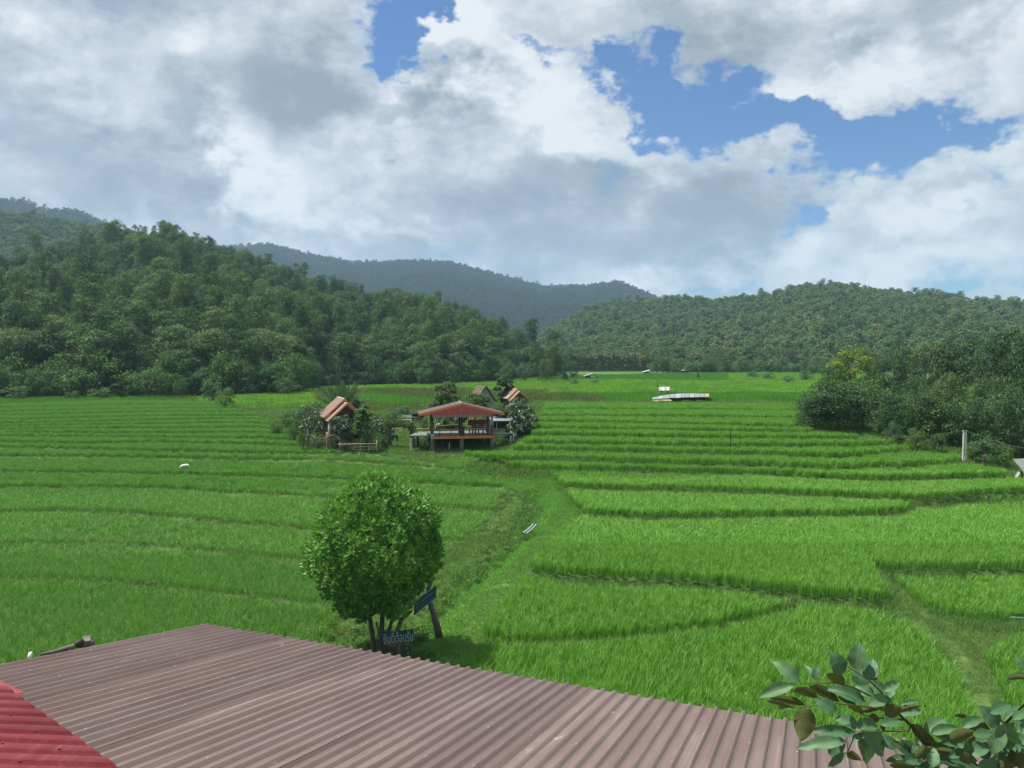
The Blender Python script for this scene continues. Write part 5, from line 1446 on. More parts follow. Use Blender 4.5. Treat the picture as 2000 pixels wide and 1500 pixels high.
LEAVES = [(C1, 700, 530, 415, 290, 150, L_), (C1, 640, 570, 215, 700, 120, L_), (C1, 880, 505, 770, 330, 66, M_), (C1, 880, 505, 905, 345, 84, M_), (C1, 1205, 545, 1000, 420, 116, D_),
          (C1, 1175, 445, 1075, 190, 180, L_), (C1, 1335, 390, 1378, 82, 172, L_), (C1, 1340, 400, 1345, 275, 130, D_), (C1, 1480, 510, 1530, 262, 155, L_), (C1, 1490, 505, 1520, 420, 130, D_), (C1, 1385, 575, 1400, 370, 165, M_),
          (C1, 915, 705, 605, 610, 96, D_), (C1, 1145, 745, 780, 545, 106, D_), (C1, 760, 785, 360, 700, 80, D_), (C1, 630, 822, 312, 730, 52, D_), (C1, 640, 822, 440, 820, 44, M_),
          (C1, 800, 830, 715, 1195, 205, D_), (C1, 1450, 765, 1008, 570, 146, L_), (C1, 1120, 870, 870, 710, 140, L_), (C1, 1340, 765, 1130, 690, 86, M_), (C1, 1540, 690, 1335, 575, 125, M_),
          (C1, 1655, 625, 1480, 540, 120, M_), (C1, 1650, 625, 1840, 520, 90, M_), (C1, 1480, 785, 1722, 690, 120, L_), (C1, 1420, 892, 1235, 770, 76, D_), (C1, 1400, 865, 1650, 800, 66, D_),
          (C1, 1362, 1030, 1095, 925, 130, M_), (C1, 1352, 1030, 1622, 1010, 130, L_), (C1, 1335, 1110, 788, 1068, 112, L_), (C1, 1230, 1192, 658, 1265, 130, L_), (C1, 1215, 1205, 1000, 1350, 140, L_),
          (C1, 1400, 1065, 1690, 1362, 225, G_), (C1, 1370, 1172, 1528, 1490, 195, G_), (C1, 1300, 1192, 1430, 1105, 66, L_), (C1, 1232, 1330, 1010, 1492, 76, M_), (C1, 1232, 1340, 1392, 1400, 84, D_),
          (C1, 1600, 935, 1440, 960, 90, D_), (C1, 1665, 905, 1845, 800, 125, D_), (C1, 1620, 1010, 1850, 960, 100, M_), (C1, 1655, 1085, 1620, 1000, 46, D_), (C1, 1690, 700, 1760, 560, 90, M_), (C1, 1700, 780, 1660, 680, 80, M_),
          (C2, 200, 885, 505, 830, 118, L_), (C2, 130, 880, 455, 782, 62, D_), (C2, 230, 782, 450, 735, 46, M_), (C2, 500, 1105, 742, 918, 140, L_), (C2, 560, 1112, 905, 1040, 108, L_),
          (C2, 560, 1275, 330, 950, 120, D_), (C2, 600, 1282, 1055, 1262, 135, L_), (C2, 620, 1402, 1155, 1470, 158, L_), (C2, 580, 1312, 905, 1330, 66, D_), (C2, 545, 1492, 240, 1190, 205, M_),
          (C2, 560, 1365, 350, 1210, 120, M_), (C2, 310, 1402, 60, 1410, 92, M_), (C2, 400, 1482, 90, 1460, 106, D_), (C2, 930, 1342, 1245, 1240, 156, L_), (C2, 760, 1205, 1012, 1100, 106, L_),
          (C2, 920, 1035, 1155, 920, 106, L_), (C2, 1020, 945, 815, 900, 46, D_), (C2, 1060, 1135, 1265, 1090, 96, L_), (C2, 1100, 1012, 1222, 1080, 92, D_), (C2, 1330, 1035, 1115, 800, 175, L_),
          (C2, 1330, 1000, 1225, 875, 120, M_), (C2, 1240, 880, 1472, 770, 120, L_), (C2, 1400, 965, 1592, 780, 86, M_), (C2, 1390, 1000, 1450, 1292, 205, L_), (C2, 1380, 1065, 1240, 1342, 165, L_),
          (C2, 1400, 1000, 1615, 1200, 155, M_), (C2, 1380, 1482, 1642, 1240, 175, L_), (C2, 1100, 1482, 1422, 1450, 126, L_), (C2, 1500, 955, 1622, 850, 96, L_), (C2, 1520, 1000, 1630, 1060, 106, M_),
          (C2, 1700, 490, 1350, 492, 62, D_), (C2, 1690, 470, 1440, 455, 60, L_), (C2, 1660, 400, 1505, 215, 76, L_), (C2, 1640, 1350, 1560, 1500, 130, D_), (C2, 950, 1120, 1040, 1230, 80, D_), (C2, 820, 1180, 640, 1130, 80, M_),
          (C2, 1250, 1180, 1180, 1060, 90, M_), (C2, 1000, 1560, 760, 1490, 120, M_), (C2, 1320, 1560, 1500, 1420, 120, D_), (C2, 300, 1590, 130, 1500, 120, M_), (C2, 1660, -200, 1455, -215, 46, L_)]
rl = random.Random(21)
for _ in range(46):       # the denser lower growth
    bx, by = rl.uniform(150, 1600), rl.uniform(1080, 1520)
    if bx < 500 and by < 1250: continue
    an = rl.uniform(-2.9, .5); ln = rl.uniform(170, 330)
    LEAVES.append((C2, bx, by, bx + ln * math.cos(an), by + ln * math.sin(an) * .75, rl.uniform(80, 140), rl.choice([L_, L_, M_, D_, M_])))
for i, (cf, bx, by, tx, ty, w, kd) in enumerate(LEAVES):
    Yb = 3.5 + rl.uniform(-.16, .16); Lp = math.hypot(tx - bx, ty - by)
    short = Lp < 190
    dY = rl.uniform(.0, .06) if kd != D_ else rl.uniform(-.05, .03)
    A = at_y(*cf(bx, by), Yb); Bp = at_y(*cf(tx, ty), Yb + dY)
    if cf is C2 and ty < 0: A = at_y(*cf(bx, by), 3.2); Bp = at_y(*cf(tx, ty), 3.2)
    f = Bp - A; L = f.length; f.normalize()
    view = (A - Vector((0, 0, CAMZ))).normalized()
    # a leaf's upper side faces the sky; dark ones are seen from below
    up = -view + Vector((0, 0, .35)) + Vector((rl.uniform(-.3, .3), 0, rl.uniform(-.1, .2)))
    if kd == D_: up = view + Vector((0, 0, .30)) + Vector((rl.uniform(-.15, .15), 0, 0))
    s = f.cross(up).normalized(); n = s.cross(f).normalized()
    W = w / 5.769 / FPX * Yb * 1.22
    o = link('leaf', LM[i % 5], branch)
    M4 = Matrix.Identity(4)
    for r in range(3):
        M4[r][0] = s[r] * W; M4[r][1] = f[r] * L; M4[r][2] = n[r] * L * .8; M4[r][3] = A[r] - B0[r]
    # basis built from a rotation and a scale, so the object stays a plain transform
    rot = Matrix((s, f, n)).transposed().to_4x4()
    o.matrix_local = Matrix.Translation(A - B0) @ rot @ Matrix.Diagonal((W, L, L * .8, 1))
def tw(pts, r0, r1, mat=None, name='twig'):
    P = [at_y(*cf(x, y), 3.5 + dy) - B0 for (cf, x, y, dy) in pts]
    MB().tube(P, [r0 + (r1 - r0) * k / (len(P) - 1) for k in range(len(P))], 6).build(name, mat or M_twig, branch, True)
tw([(C2, 700, 1800, .05), (C2, 570, 1380, .02), (C2, 555, 1270, 0), (C2, 340, 1020, 0), (C2, 200, 885, 0), (C2, 100, 800, 0), (C1, 1620, 640, 0), (C1, 1480, 510, 0), (C1, 1160, 300, 0)], .011, .0015, M_bark2, 'stem')
tw([(C2, 200, 885, 0), (C1, 1540, 820, 0), (C1, 1110, 770, .02), (C1, 810, 805, .02), (C1, 640, 822, .02)], .005, .002)
tw([(C2, 100, 800, 0), (C1, 1300, 585, 0), (C1, 1100, 540, 0), (C1, 700, 545, 0)], .005, .002)
tw([(C2, 340, 1020, 0), (C2, 320, 1080, 0), (C1, 1700, 1085, 0), (C1, 1310, 1095, 0)], .005, .002)
tw([(C2, 300, 960, 0), (C1, 1600, 935, 0), (C1, 1400, 900, 0), (C1, 1360, 1030, 0)], .005, .002)
tw([(C2, 560, 1390, 0), (C2, 480, 1430, 0), (C2, 300, 1402, 0)], .006, .003)
tw([(C1, 1310, 1095, 0), (C1, 1300, 1190, 0), (C1, 1235, 1335, .02)], .004, .002)
tw([(C2, 570, 1280, 0), (C2, 430, 1260, .02), (C2, 340, 1215, .02)], .005, .002)
tw([(C2, 700, 1800, .05), (C2, 900, 1400, .05), (C2, 1000, 1180, .03), (C2, 1060, 1135, 0)], .010, .003)
tw([(C2, 900, 1400, .05), (C2, 760, 1205, 0), (C2, 560, 1112, 0)], .006, .002)
tw([(C2, 700, 1800, .05), (C2, 1150, 1560, .05), (C2, 1330, 1300, .03), (C2, 1400, 1000, .0), (C2, 1240, 870, 0)], .012, .003)
tw([(C2, 1330, 1300, .03), (C2, 1100, 1340, 0), (C2, 930, 1342, 0)], .006, .002)
tw([(C2, 1330, 1300, .03), (C2, 1500, 1450, 0), (C2, 1640, 1350, 0)], .006, .002)
tw([(C2, 1400, 1000, 0), (C2, 1700, 700, -.05), (C2, 1800, 480, -.1), (C2, 1660, 400, -.15)], .007, .003)
tw([(C2, 1800, 480, -.1), (C2, 1720, 490, -.1), (C2, 1650, 480, 0)], .005, .002)
tw([(C2, 1800, 480, -.1), (C2, 1850, 0, -.2), (C2, 1660, -200, -.3)], .006, .003)
pt = at_y(*C2(700, 1800), 3.55) - B0
MB().tube([(.25, .15, -.2), (.22, .12, 2.0), (.12, .05, 4.0), tuple(pt)], [.07, .055, .035, .016], 8).build('trunk', M_bark2, branch, True)
# ------------------------------------------------------------------ the farm compound in the middle
def gable_roof(parent, L, halfw, ridge_z, eave_z, y0, sheet, fascia, t=.05, sheets=4, over=0.0, fw=.16):
    """two slopes of sheets (each sheet a part), ridge along local y from y0 to y0+L, orange boards on both gables"""
    sl = math.hypot(halfw, ridge_z - eave_z)
    for s in (-1, 1):
        for k in range(sheets):
            ya, yb = y0 + L * k / sheets + .004, y0 + L * (k + 1) / sheets - .004
            mb = MB(); mb.slab([(0, ya, ridge_z), (0, yb, ridge_z), (s * halfw, yb, eave_z), (s * halfw, ya, eave_z)], t)
            # ribs on the sheet
            for j in range(3):
                yy = ya + (yb - ya) * (j + .5) / 3
                mb.beam((s * .02, yy, ridge_z + .02), (s * halfw, yy, eave_z + .02), .06, .04)
            mb.build('roof_sheet', sheet, parent)
        for yy in (y0 - .03, y0 + L + .03):
            MB().beam((0, yy, ridge_z - fw / 2 + .03), (s * (halfw + .02), yy, eave_z - fw / 2 + .03), .05, fw, (0, 0, 1)).build('fascia_board', fascia, parent)
    MB().tube([(0, y0 - .05, ridge_z + .02), (0, y0 + L + .05, ridge_z + .02)], .06, 6).build('ridge_cap', sheet, parent)

# --- pavilion
PY = 60.0
pv0 = at_y(901, 880, PY); pv0.z = 1.36
yaw = R(9)
pav = thing('pavilion', 'open timber pavilion on posts with low red gable roof amid the fields', 'pavilion', pv0, yaw)
k_ = .0405
FZ = 1.17           # floor level above the ground
EZ, RZ = 2.93, 3.74
gable_roof(pav, 2.7, 3.32, RZ, EZ, -.55, M_pavroof, M_fascia, .05, 4, fw=.17)
# gable boards, one by one
gw = 2.75
nb = 18
for i in range(nb):
    xa, xb = -gw + 2 * gw * i / nb + .006, -gw + 2 * gw * (i + 1) / nb - .006
    top = lambda x: RZ - .13 - abs(x) / 3.32 * (RZ - EZ)
    MB().prism([(xa, EZ - .04), (xb, EZ - .04), (xb, top(xb)), (xa, top(xa))], -.66 + .012 * (i % 2), -.62).build('gable_board', M_redwood, pav)
MB().box((-.05, -.70, EZ + .27), (.05, .03, .46)).build('king_post', M_fascia, pav)
# striped scalloped valance
mb = MB(); n = 26
for i in range(n):
    xa, xb = -2.3 + 4.6 * i / n, -2.3 + 4.6 * (i + 1) / n
    mb.prism([(xa, EZ - .04), (xa, EZ - .20), (xa + (xb - xa) * .25, EZ - .265), (xa + (xb - xa) * .75, EZ - .265), (xb, EZ - .20), (xb, EZ - .04)], -.70, -.69)
mb.build('valance', M_valance, pav)
PX = (-2.25, .02, 2.08, 2.42)
for j, yy in enumerate((-.05, 2.0)):
    for i, xx in enumerate(PX):
        if j == 1 and i == 2: continue
        MB().box((xx, yy, (EZ + .1 + FZ) / 2), (.15, .15, EZ + .1 - FZ)).build('post', M_darkwood if i != 3 else M_grey, pav)
for j, yy in enumerate((-.05, 1.8, 3.6)):
    for i, xx in enumerate((-2.28, .02, 2.40)):
        MB().box((xx, yy, FZ / 2 - .15), (.30 if i < 2 else .22, .30, FZ + .1)).build('footing', M_wood if j == 0 else M_darkwood, pav)
MB().box((-2.27, -.12, FZ + .55), (.24, .20, 1.1)).build('post_sleeve', M_redbrown, pav)
MB().box((.06, -.12, FZ + .38), (.34, .20, .76)).build('post_sleeve', M_darkwood, pav)
MB().box((2.42, -.12, FZ + .42), (.20, .20, .84)).build('post_sleeve', M_redbrown, pav)
# floor: beam and boards
MB().box((.05, -.20, FZ - .09), (4.95, .07, .20)).build('floor_beam', M_fascia, pav)
MB().box((.05, 3.75, FZ - .09), (4.95, .07, .20)).build('floor_beam', M_fascia, pav)
for i in range(14):
    MB().box((.05, -.16 + .279 * i + .14, FZ), (4.9, .272, .05)).build('floor_board', M_slab, pav)
MB().box((.1, 3.3, FZ / 2 - .12), (4.2, .12, FZ - .1)).build('back_wall', M_shade_black, pav)
for i, xx in enumerate((-.9, -.05, 1.1)):
    pass
# rails
MB().box((-1.12, -.05, FZ + .52), (2.1, .06, .06)).build('rail', M_bamboo, pav)
MB().box((1.25, -.05, FZ + .53), (2.2, .07, .07)).build('rail', M_zinc, pav)
MB().box((-1.12, -.05, FZ + .23), (2.1, .04, .04)).build('rail', M_darkwood, pav)
MB().beam((-2.2, 3.55, FZ + .42), (2.3, 3.55, FZ + .70), .07, .08).build('rail', M_bamboo, pav)
for xx in (-1.68, -.82): MB().box((xx, -.05, FZ + .26), (.06, .06, .5)).build('baluster', M_darkwood, pav)
MB().box((-2.27, -.24, FZ + .08), (.26, .03, .30)).build('notice', M_blue, pav)
# side slab on the left with its pale post, pipe frame on the right
mb = MB(); mb.slab([(-4.05, -.25, FZ + .12), (-2.42, -.15, FZ + .10), (-2.42, 2.6, FZ + .10), (-3.3, 2.6, FZ + .12)], .10); mb.build('side_slab', M_slab, pav)
MB().box((-3.92, -.12, FZ / 2 - .15), (.19, .19, FZ + .1)).build('side_post', M_pale, pav)
MB().box((-3.3, 2.4, FZ / 2 - .15), (.15, .15, FZ + .1)).build('side_post', M_darkwood, pav)
MB().beam((2.5, -.05, FZ + .18), (4.0, .0, FZ + .14), .10, .10).build('frame_pipe', M_zinc, pav)
MB().beam((2.5, .02, FZ + .0), (3.7, .05, FZ - .03), .07, .07).build('frame_pipe', M_grey, pav)
MB().beam((4.0, .0, FZ + .14), (4.15, 2.3, FZ + .14), .10, .10).build('frame_pipe', M_zinc, pav)
for xx, yy in ((3.92, .0), (4.16, .12)): MB().box((xx, yy, FZ / 2 - .12), (.11, .11, FZ + .15)).build('side_post', M_pale, pav)
# furniture on the floor
def local(lx, ly, lz): return pv0 + Matrix.Rotation(yaw, 3, 'Z') @ Vector((lx, ly, lz))
tb_ = thing('table', 'red-brown wooden table standing at the right end of the pavilion floor', 'table', local(1.75, 1.2, FZ + .025), yaw)
MB().box((0, 0, .70), (1.15, .7, .06)).build('tabletop', M_redbrown, tb_)
for sx in (-.5, .5):
    for sy in (-.28, .28): MB().box((sx, sy, .335), (.07, .07, .67)).build('leg', M_redbrown, tb_)
for kx, lab in ((.95, 'red-brown slatted chair at the left of the pavilion table'), (1.6, 'red-brown slatted chair in front of the pavilion table')):
    c = thing('chair', lab, 'chair', local(kx, .5, FZ + .025), yaw + (.6 if kx < 1 else 0), 'chairs in the pavilion')
    MB().box((0, 0, .42), (.42, .42, .05)).build('seat', M_redbrown, c)
    for sx in (-.18, .18):
        for sy in (-.18, .18): MB().box((sx, sy, .2), (.05, .05, .4)).build('leg', M_redbrown, c)
        MB().box((sx, -.19, .66), (.05, .05, .46)).build('back_post', M_redbrown, c)
    for z in (.56, .68, .82): MB().box((0, -.19, z), (.33, .03, .06)).build('slat', M_redbrown, c)
bn = thing('bench', 'long red-brown bench along the rear right corner of the pavilion', 'bench', local(1.6, 2.5, FZ + .025), yaw)
MB().box((0, 0, .42), (1.6, .4, .06)).build('seat', M_redbrown, bn)
MB().box((0, .2, .75), (1.6, .05, .5)).build('backrest', M_redbrown, bn)
for sx in (-.7, .7): MB().box((sx, 0, .2), (.08, .36, .39)).build('leg', M_redbrown, bn)
lp = thing('lamp', 'small white lantern hung on the left front post of the pavilion', 'lamp', local(-2.06, -.10, FZ + .62), yaw)
MB().tube([(0, 0, 0), (0, 0, .03), (0, 0, .22), (0, 0, .28)], [.05, .09, .08, .02], 8).build('shade', M_white, lp, True)
MB().beam((-.12, 0, .27), (0, 0, .27), .02, .02).build('bracket', M_darkwood, lp)
for i, (px_, lab) in enumerate(((857.5, 'left of two small white pots on the rear rail of the pavilion'), (862, 'right of two small white pots on the rear rail of the pavilion'))):
    lx = -1.7 + .19 * i
    p = local(lx, 3.55, FZ + .53 + .035 * i)
    mb = MB(); mb.tube([(0, 0, -.04), (0, 0, .0), (0, 0, .09), (0, 0, .11)], [.05, .07, .075, .05], 8)
    tag(mb.build('pot', M_white, None, True, p), lab, 'pot')
mb = MB(); mb.tube([(0, 0, 0), (.02, 0, .35), (.05, .02, .72)], [.035, .05, .03], 7)
tag(mb.build('pale_stake', M_pale, None, True, local(-.95, .1, -.03)), 'short pale stake standing under the pavilion floor', 'stake')
mb = MB(); mb.tube([(-.9, 0, .1), (0, .05, .13), (.7, 0, .08)], [.07, .09, .06], 7)
tag(mb.build('stored_log', M_wood, None, True, local(-1.35, .6, -.02)), 'grey log lying on the ground under the pavilion floor', 'log')

# --- grey wash house behind the pavilion's right end
wp = at_y(993, 858, 64.5); wp.z = 1.5
wh = thing('wash_house', 'small grey block building with dark louvres behind the right end of the pavilion', 'building', wp, R(6))
for i in range(6):
    for j in range(5):
        xo = .21 if j % 2 else 0
        x0_ = -1.3 + .45 * i + xo - .21
        xa, xb = max(-1.28, x0_), min(1.28, x0_ + .435)
        if xb - xa > .05: MB().box(((xa + xb) / 2, -.0, .12 + .235 * j), (xb - xa, .14 + .006 * ((i + j) % 2), .222)).build('block', M_grey, wh)
MB().box((0, .02, .60), (2.55, .10, 1.2)).build('wall', M_grey, wh)
MB().box((-1.22, 1.1, .9), (.12, 2.1, 1.8)).build('wall', M_grey, wh)
MB().box((1.22, 1.1, .9), (.12, 2.1, 1.8)).build('wall', M_grey, wh)
MB().box((0, 2.1, .9), (2.4, .12, 1.8)).build('wall', M_grey, wh)
fr = MB().box((0, .02, 1.45), (2.5, .08, .48)).build('window', M_shade_black, wh)
for i in range(11): MB().box((-1.1 + .22 * i, -.03, 1.45), (.03, .03, .46)).build('bar', M_darkwood, fr)
MB().box((-1.0, -.02, 1.45), (.06, .1, .5)).build('frame', M_white, fr)
MB().box((0, -.03, 1.75), (2.7, .16, .10)).build('lintel', M_dull, wh)
for i in range(5):
    mb = MB(); xa = -1.5 + .6 * i; mb.slab([(xa, -.4, 1.86), (xa + .59, -.4, 1.86), (xa + .59, 2.4, 2.05), (xa, 2.4, 2.05)], .04)
    for q in (.1, .3, .5): mb.beam((xa + q, -.4, 1.87), (xa + q, 2.4, 2.06), .05, .05)
    mb.build('roof_sheet', M_dull, wh)
for xx in (-1.62, -1.34): MB().box((xx, -.35, .75), (.09, .09, 2.1)).build('post', M_white, wh)

# --- huts with two-tier roofs
def two_tier_hut(name, label, cat, foot, rz, s, front=True):
    h = thing(name, label, cat, foot, rz)
    h.scale = (s, s, s)
    gable_roof(h, 2.9, 1.72, 3.95, 2.42, .55, M_hutroof, M_fascia, .06, 4, fw=.13)
    gable_roof(h, 1.1, 1.60, 3.62, 2.18, -.5, M_hutroof, M_fascia, .06, 2, fw=.13)
    for xx in (-1.35, 1.35):
        for yy in (.0, 3.0):
            MB().tube([(xx, yy, -.3), (xx, yy, 2.35)], .15, 10).build('column', M_grey, h, True)
            MB().box((xx, yy, 2.38), (.36, .36, .08)).build('capital', M_grey, h)
    MB().box((0, 3.05, 1.0), (2.5, .1, 2.0)).build('rear_wall', M_grey, h)
    for sx in (-1, 1): MB().box((sx * 1.38, 1.5, .55), (.10, 2.7, 1.1)).build('side_wall', M_clay, h)
    for i in range(4): MB().box((-.98 + .655 * i, -.02, .25), (.64, .12, .5 + .02 * (i % 2))).build('wall_panel', M_clay, h)
    MB().box((0, 1.5, .08), (2.6, 3.0, .12)).build('floor', M_clay, h)
    for xx in (-.62, -.12): MB().box((xx, -.12, .68), (.10, .10, 1.4)).build('post', M_pale, h)
    MB().box((.1, -.12, .55), (2.5, .06, .06)).build('rail', M_bamboo, h)
    MB().box((.5, 1.2, .85), (1.4, .9, .08)).build('counter', M_darkwood, h)
    for sx in (-.1, 1.1): MB().box((sx, 1.2, .45), (.08, .8, .76)).build('counter_leg', M_darkwood, h)
    for s_ in (-1, 1):
        MB().prism([(0, 3.8), (s_ * 1.25, 2.66), (s_ * 1.25, 2.5), (0, 2.5)] if s_ > 0 else [(0, 2.5), (-1.25, 2.5), (-1.25, 2.66), (0, 3.8)], 3.2, 3.26).build('gable_panel', M_clay, h)
    return h
hp = at_y(676, 868, 61.5); hp.z = 1.55
hut1 = two_tier_hut('hut', 'hut with steep two-tier pinkish roof and orange clay walls left of the pavilion', 'hut', hp, R(24), .95)
hp2 = at_y(1013, 806, 86.0); hp2.z = 2.2
hut2 = two_tier_hut('hut', 'smaller two-tier roofed hut half hidden behind the white-flowered tree', 'hut', hp2, R(22), .70)
# shingled hut
sp_ = at_y(949, 806, 86.0); sp_.z = 2.2
sh2 = thing('shingle_hut', 'hut with a steep mossy shingle roof rising behind the pavilion', 'hut', sp_, R(22))
for s in (-1, 1):
    for r in range(7):
        for k in range(5):
            t0, t1 = r / 7, (r + 1.12) / 7
            za, zb = 3.1 - 1.75 * t0, 3.1 - 1.75 * t1; xa, xb = s * 1.25 * t0, s * 1.25 * t1
            ya = -.0 + .56 * k + (.2 if r % 2 else 0); yb = min(ya + .54, 3.0)
            z = .05 * (1 - r * .0) + random.uniform(0, .015)
            mb = MB(); mb.slab([(xa, ya, za + z * .4), (xa, yb, za + z * .4), (xb, yb, zb + z + .02), (xb, ya, zb + z + .02)], .035)
            mb.build('shingle', M_shingle, sh2)
    MB().beam((0, -.06, 3.12), (s * 1.35, -.06, 1.25), .05, .12, (0, 0, 1)).build('barge_board', M_wood if s < 0 else M_darkwood, sh2)
MB().prism([(-1.1, .2), (1.1, .2), (1.1, 1.45), (0, 3.0), (-1.1, 1.45)], .2, .26).build('front_wall', M_grey, sh2)
MB().prism([(-1.1, .2), (1.1, .2), (1.1, 1.45), (0, 3.0), (-1.1, 1.45)], 2.7, 2.76).build('rear_wall', M_grey, sh2)
for s in (-1, 1): MB().box((s * 1.07, 1.48, .8), (.06, 2.4, 1.3)).build('side_wall', M_wood, sh2)
for s in (-1, 1):
    for yy in (.25, 2.7): MB().box((s * 1.05, yy, .1), (.12, .12, .7)).build('post', M_wood, sh2)

# --- plants of the compound
def fine_tree(name, label, px_, base, top, w, Y, mat, bark=None, n=1500, leaf=.16, limbs=8, shape='round', seed=0, bare=0.0, cat='tree', basefrac=.25):
    p = at_y(px_, base, Y); p.z = float(g(Y)); H = (base - top) * Y / FPX; rad = w * Y / FPX / 2
    rg = np.random.default_rng(seed + 900)
    t = thing(name, label, cat, p, random.uniform(0, 6))
    cm, C = crown_mesh('crown', mat, seed + 900, H=H * .96, rad=rad * .95, base=H * basefrac, lobes=12, n=int(n * 1.7), leaf=leaf * 1.35, shape=shape)
    link('crown', cm, t)
    bark = bark or M_bark
    for k in range(3): 
        a = k * 2.1; r0 = .05
        MB().tube([(0, 0, -.2), (.10 * math.cos(a), .10 * math.sin(a), H * .2), (rad * .35 * math.cos(a), rad * .35 * math.sin(a), H * .55)], [r0 * 1.5, r0 * 1.1, r0 * .6], 7).build('trunk', bark, t, True)
    for k in range(limbs):
        c = C[k % len(C)]; a = k * 2.4
        MB().tube([(rad * .1 * math.cos(a), rad * .1 * math.sin(a), H * .25), (c[0] * .55, c[1] * .55, H * .45 + .1), (c[0], c[1], c[2] + .05), (c[0] * 1.25, c[1] * 1.25, c[2] + rad * .3)], [.045, .035, .022, .012], 5).build('limb', bark, t, True)
    return t, p, H, rad, C
M_frang = leafmat('frangipani_leaf', (.055, .105, .050), (.095, .150, .080), None, .25, .45, .3, 1.0)
M_olive = leafmat('olive_leaf', (.085, .135, .045), (.125, .170, .060), None, .35, .6, .15, 1.0)
M_hedge = leafmat('vine_leaf', (.075, .120, .025), (.115, .160, .035), None, .3, .5, .2, 1.0)
fine_tree('frangipani_tree', 'big bare-branched frangipani bush left of the left hut', 603, 852, 772, 80, 63, M_frang, M_palebark, 520, .15, 24, 'dome', 1)
fine_tree('frangipani_tree', 'pale-stemmed frangipani in front of the left hut', 670, 866, 800, 50, 60.2, M_frang, M_palebark, 700, .15, 14, 'dome', 2)
fine_tree('leafy_tree', 'slim bushy tree touching the right side of the left hut', 709, 862, 766, 50, 59.6, M_mid, M_palebark, 2300, .15, 8, 'tall', 3)
fine_tree('leafy_tree', 'dark rounded shrub tree behind the slim tree beside the left hut', 690, 850, 775, 40, 67, M_dark, M_bark, 1500, .17, 6, 'round', 4)
fine_tree('frangipani_tree', 'low spreading grey-green frangipani behind the vine arch', 750, 832, 795, 62, 66, M_frang, M_palebark, 620, .16, 18, 'dome', 5)
fine_tree('feathery_tree', 'fluffy olive-green tree behind the left half of the pavilion', 872, 838, 742, 82, 72, M_olive, M_bark, 3200, .14, 8, 'round', 6, basefrac=.1)
fine_tree('leafy_tree', 'low olive-green tree behind the pavilion ridge', 930, 838, 768, 84, 72, M_olive, M_bark, 3000, .15, 6, 'dome', 7, basefrac=.1)
fine_tree('leafy_tree', 'light green bush seen through the right half of the pavilion', 935, 852, 806, 62, 67, M_yel, M_bark, 1500, .14, 5, 'dome', 8, basefrac=.05)
fine_tree('leafy_tree', 'dark green bush seen through the left half of the pavilion', 880, 852, 810, 46, 67, M_dark, M_bark, 1300, .14, 5, 'round', 9, basefrac=.05)
fine_tree('leafy_tree', 'low green bush seen behind the left post of the pavilion', 850, 850, 820, 34, 67.5, M_mid, M_bark, 900, .14, 4, 'round', 19, basefrac=.05)
t_, p_, H_, rad_, C_ = fine_tree('flowering_tree', 'round grey-leaved tree with white flowers right of the pavilion', 1016, 856, 772, 80, 62, M_frang, M_palebark, 2600, .15, 14, 'round', 10, basefrac=.12)
rgf = random.Random(4)
for k in range(7):
    c = C_[rgf.randrange(len(C_))]
    mb = MB()
    d = Vector((rgf.uniform(-.6, .6), -1, rgf.uniform(.1, .8))).normalized(); d = Matrix.Rotation(-t_.rotation_euler.z, 3, 'Z') @ d
    o_ = Vector(c[:3]) + d * (c[3] * 1.02)
    for q in range(5):
        a = q * 1.2566; mb.add([(0, 0, 0), (.10 * math.cos(a - .4), .05, .10 * math.sin(a - .4)), (.15 * math.cos(a), .02, .15 * math.sin(a)), (.10 * math.cos(a + .4), .05, .10 * math.sin(a + .4))], [(0, 1, 2, 3)])
    mb.build('flower', M_flower, t_, False, o_)
fine_tree('leafy_tree', 'dark narrow tree between the shingle hut and the smaller two-tier hut', 985, 812, 742, 40, 88, M_dark, M_bark, 1500, .2, 5, 'round', 11)
fine_tree('leafy_tree', 'dark drooping tree in front of the smaller two-tier hut', 978, 838, 778, 46, 66, M_dark, M_bark, 1500, .2, 6, 'umbrella', 12)
for k, (px_, b, tp, w, Y) in enumerate([(622, 856, 834, 26, 61), (592, 868, 838, 30, 61), (575, 852, 822, 34, 65), (745, 866, 838, 26, 60.5), (730, 834, 806, 40, 70), (770, 812, 786, 50, 76), (820, 806, 784, 40, 78), (640, 800, 772, 46, 72), (600, 792, 768, 44, 74),
                                      (812, 868, 848, 30, 62.5), (830, 872, 850, 28, 63), (980, 872, 846, 34, 63.5), (962, 836, 812, 30, 72), (1035, 858, 828, 28, 63), (716, 862, 846, 22, 60), (588, 856, 806, 46, 66), (620, 846, 800, 44, 67), (560, 828, 806, 36, 72), (580, 812, 786, 44, 76), (612, 800, 772, 40, 80), (660, 812, 784, 44, 75), (726, 846, 812, 36, 64), (742, 822, 796, 44, 74), (792, 800, 780, 56, 84), (845, 800, 772, 60, 84), (900, 802, 770, 54, 84), (1000, 838, 806, 36, 66), (1046, 846, 806, 30, 65), (655, 864, 846, 20, 60.6), (752, 872, 846, 22, 60.4), (826, 838, 812, 30, 70), (912, 846, 822, 40, 66.5)]):
    p = at_y(px_, b, Y); p.z = float(g(Y)) - .05
    plant_tree('bush', p.x, p.y, p.z, (b - tp) * Y / FPX, w * Y / FPX, f'leafy green shrub in the compound garden, {nth(k)} of its low shrubs', cat='bush', group='low shrubs in the compound garden')
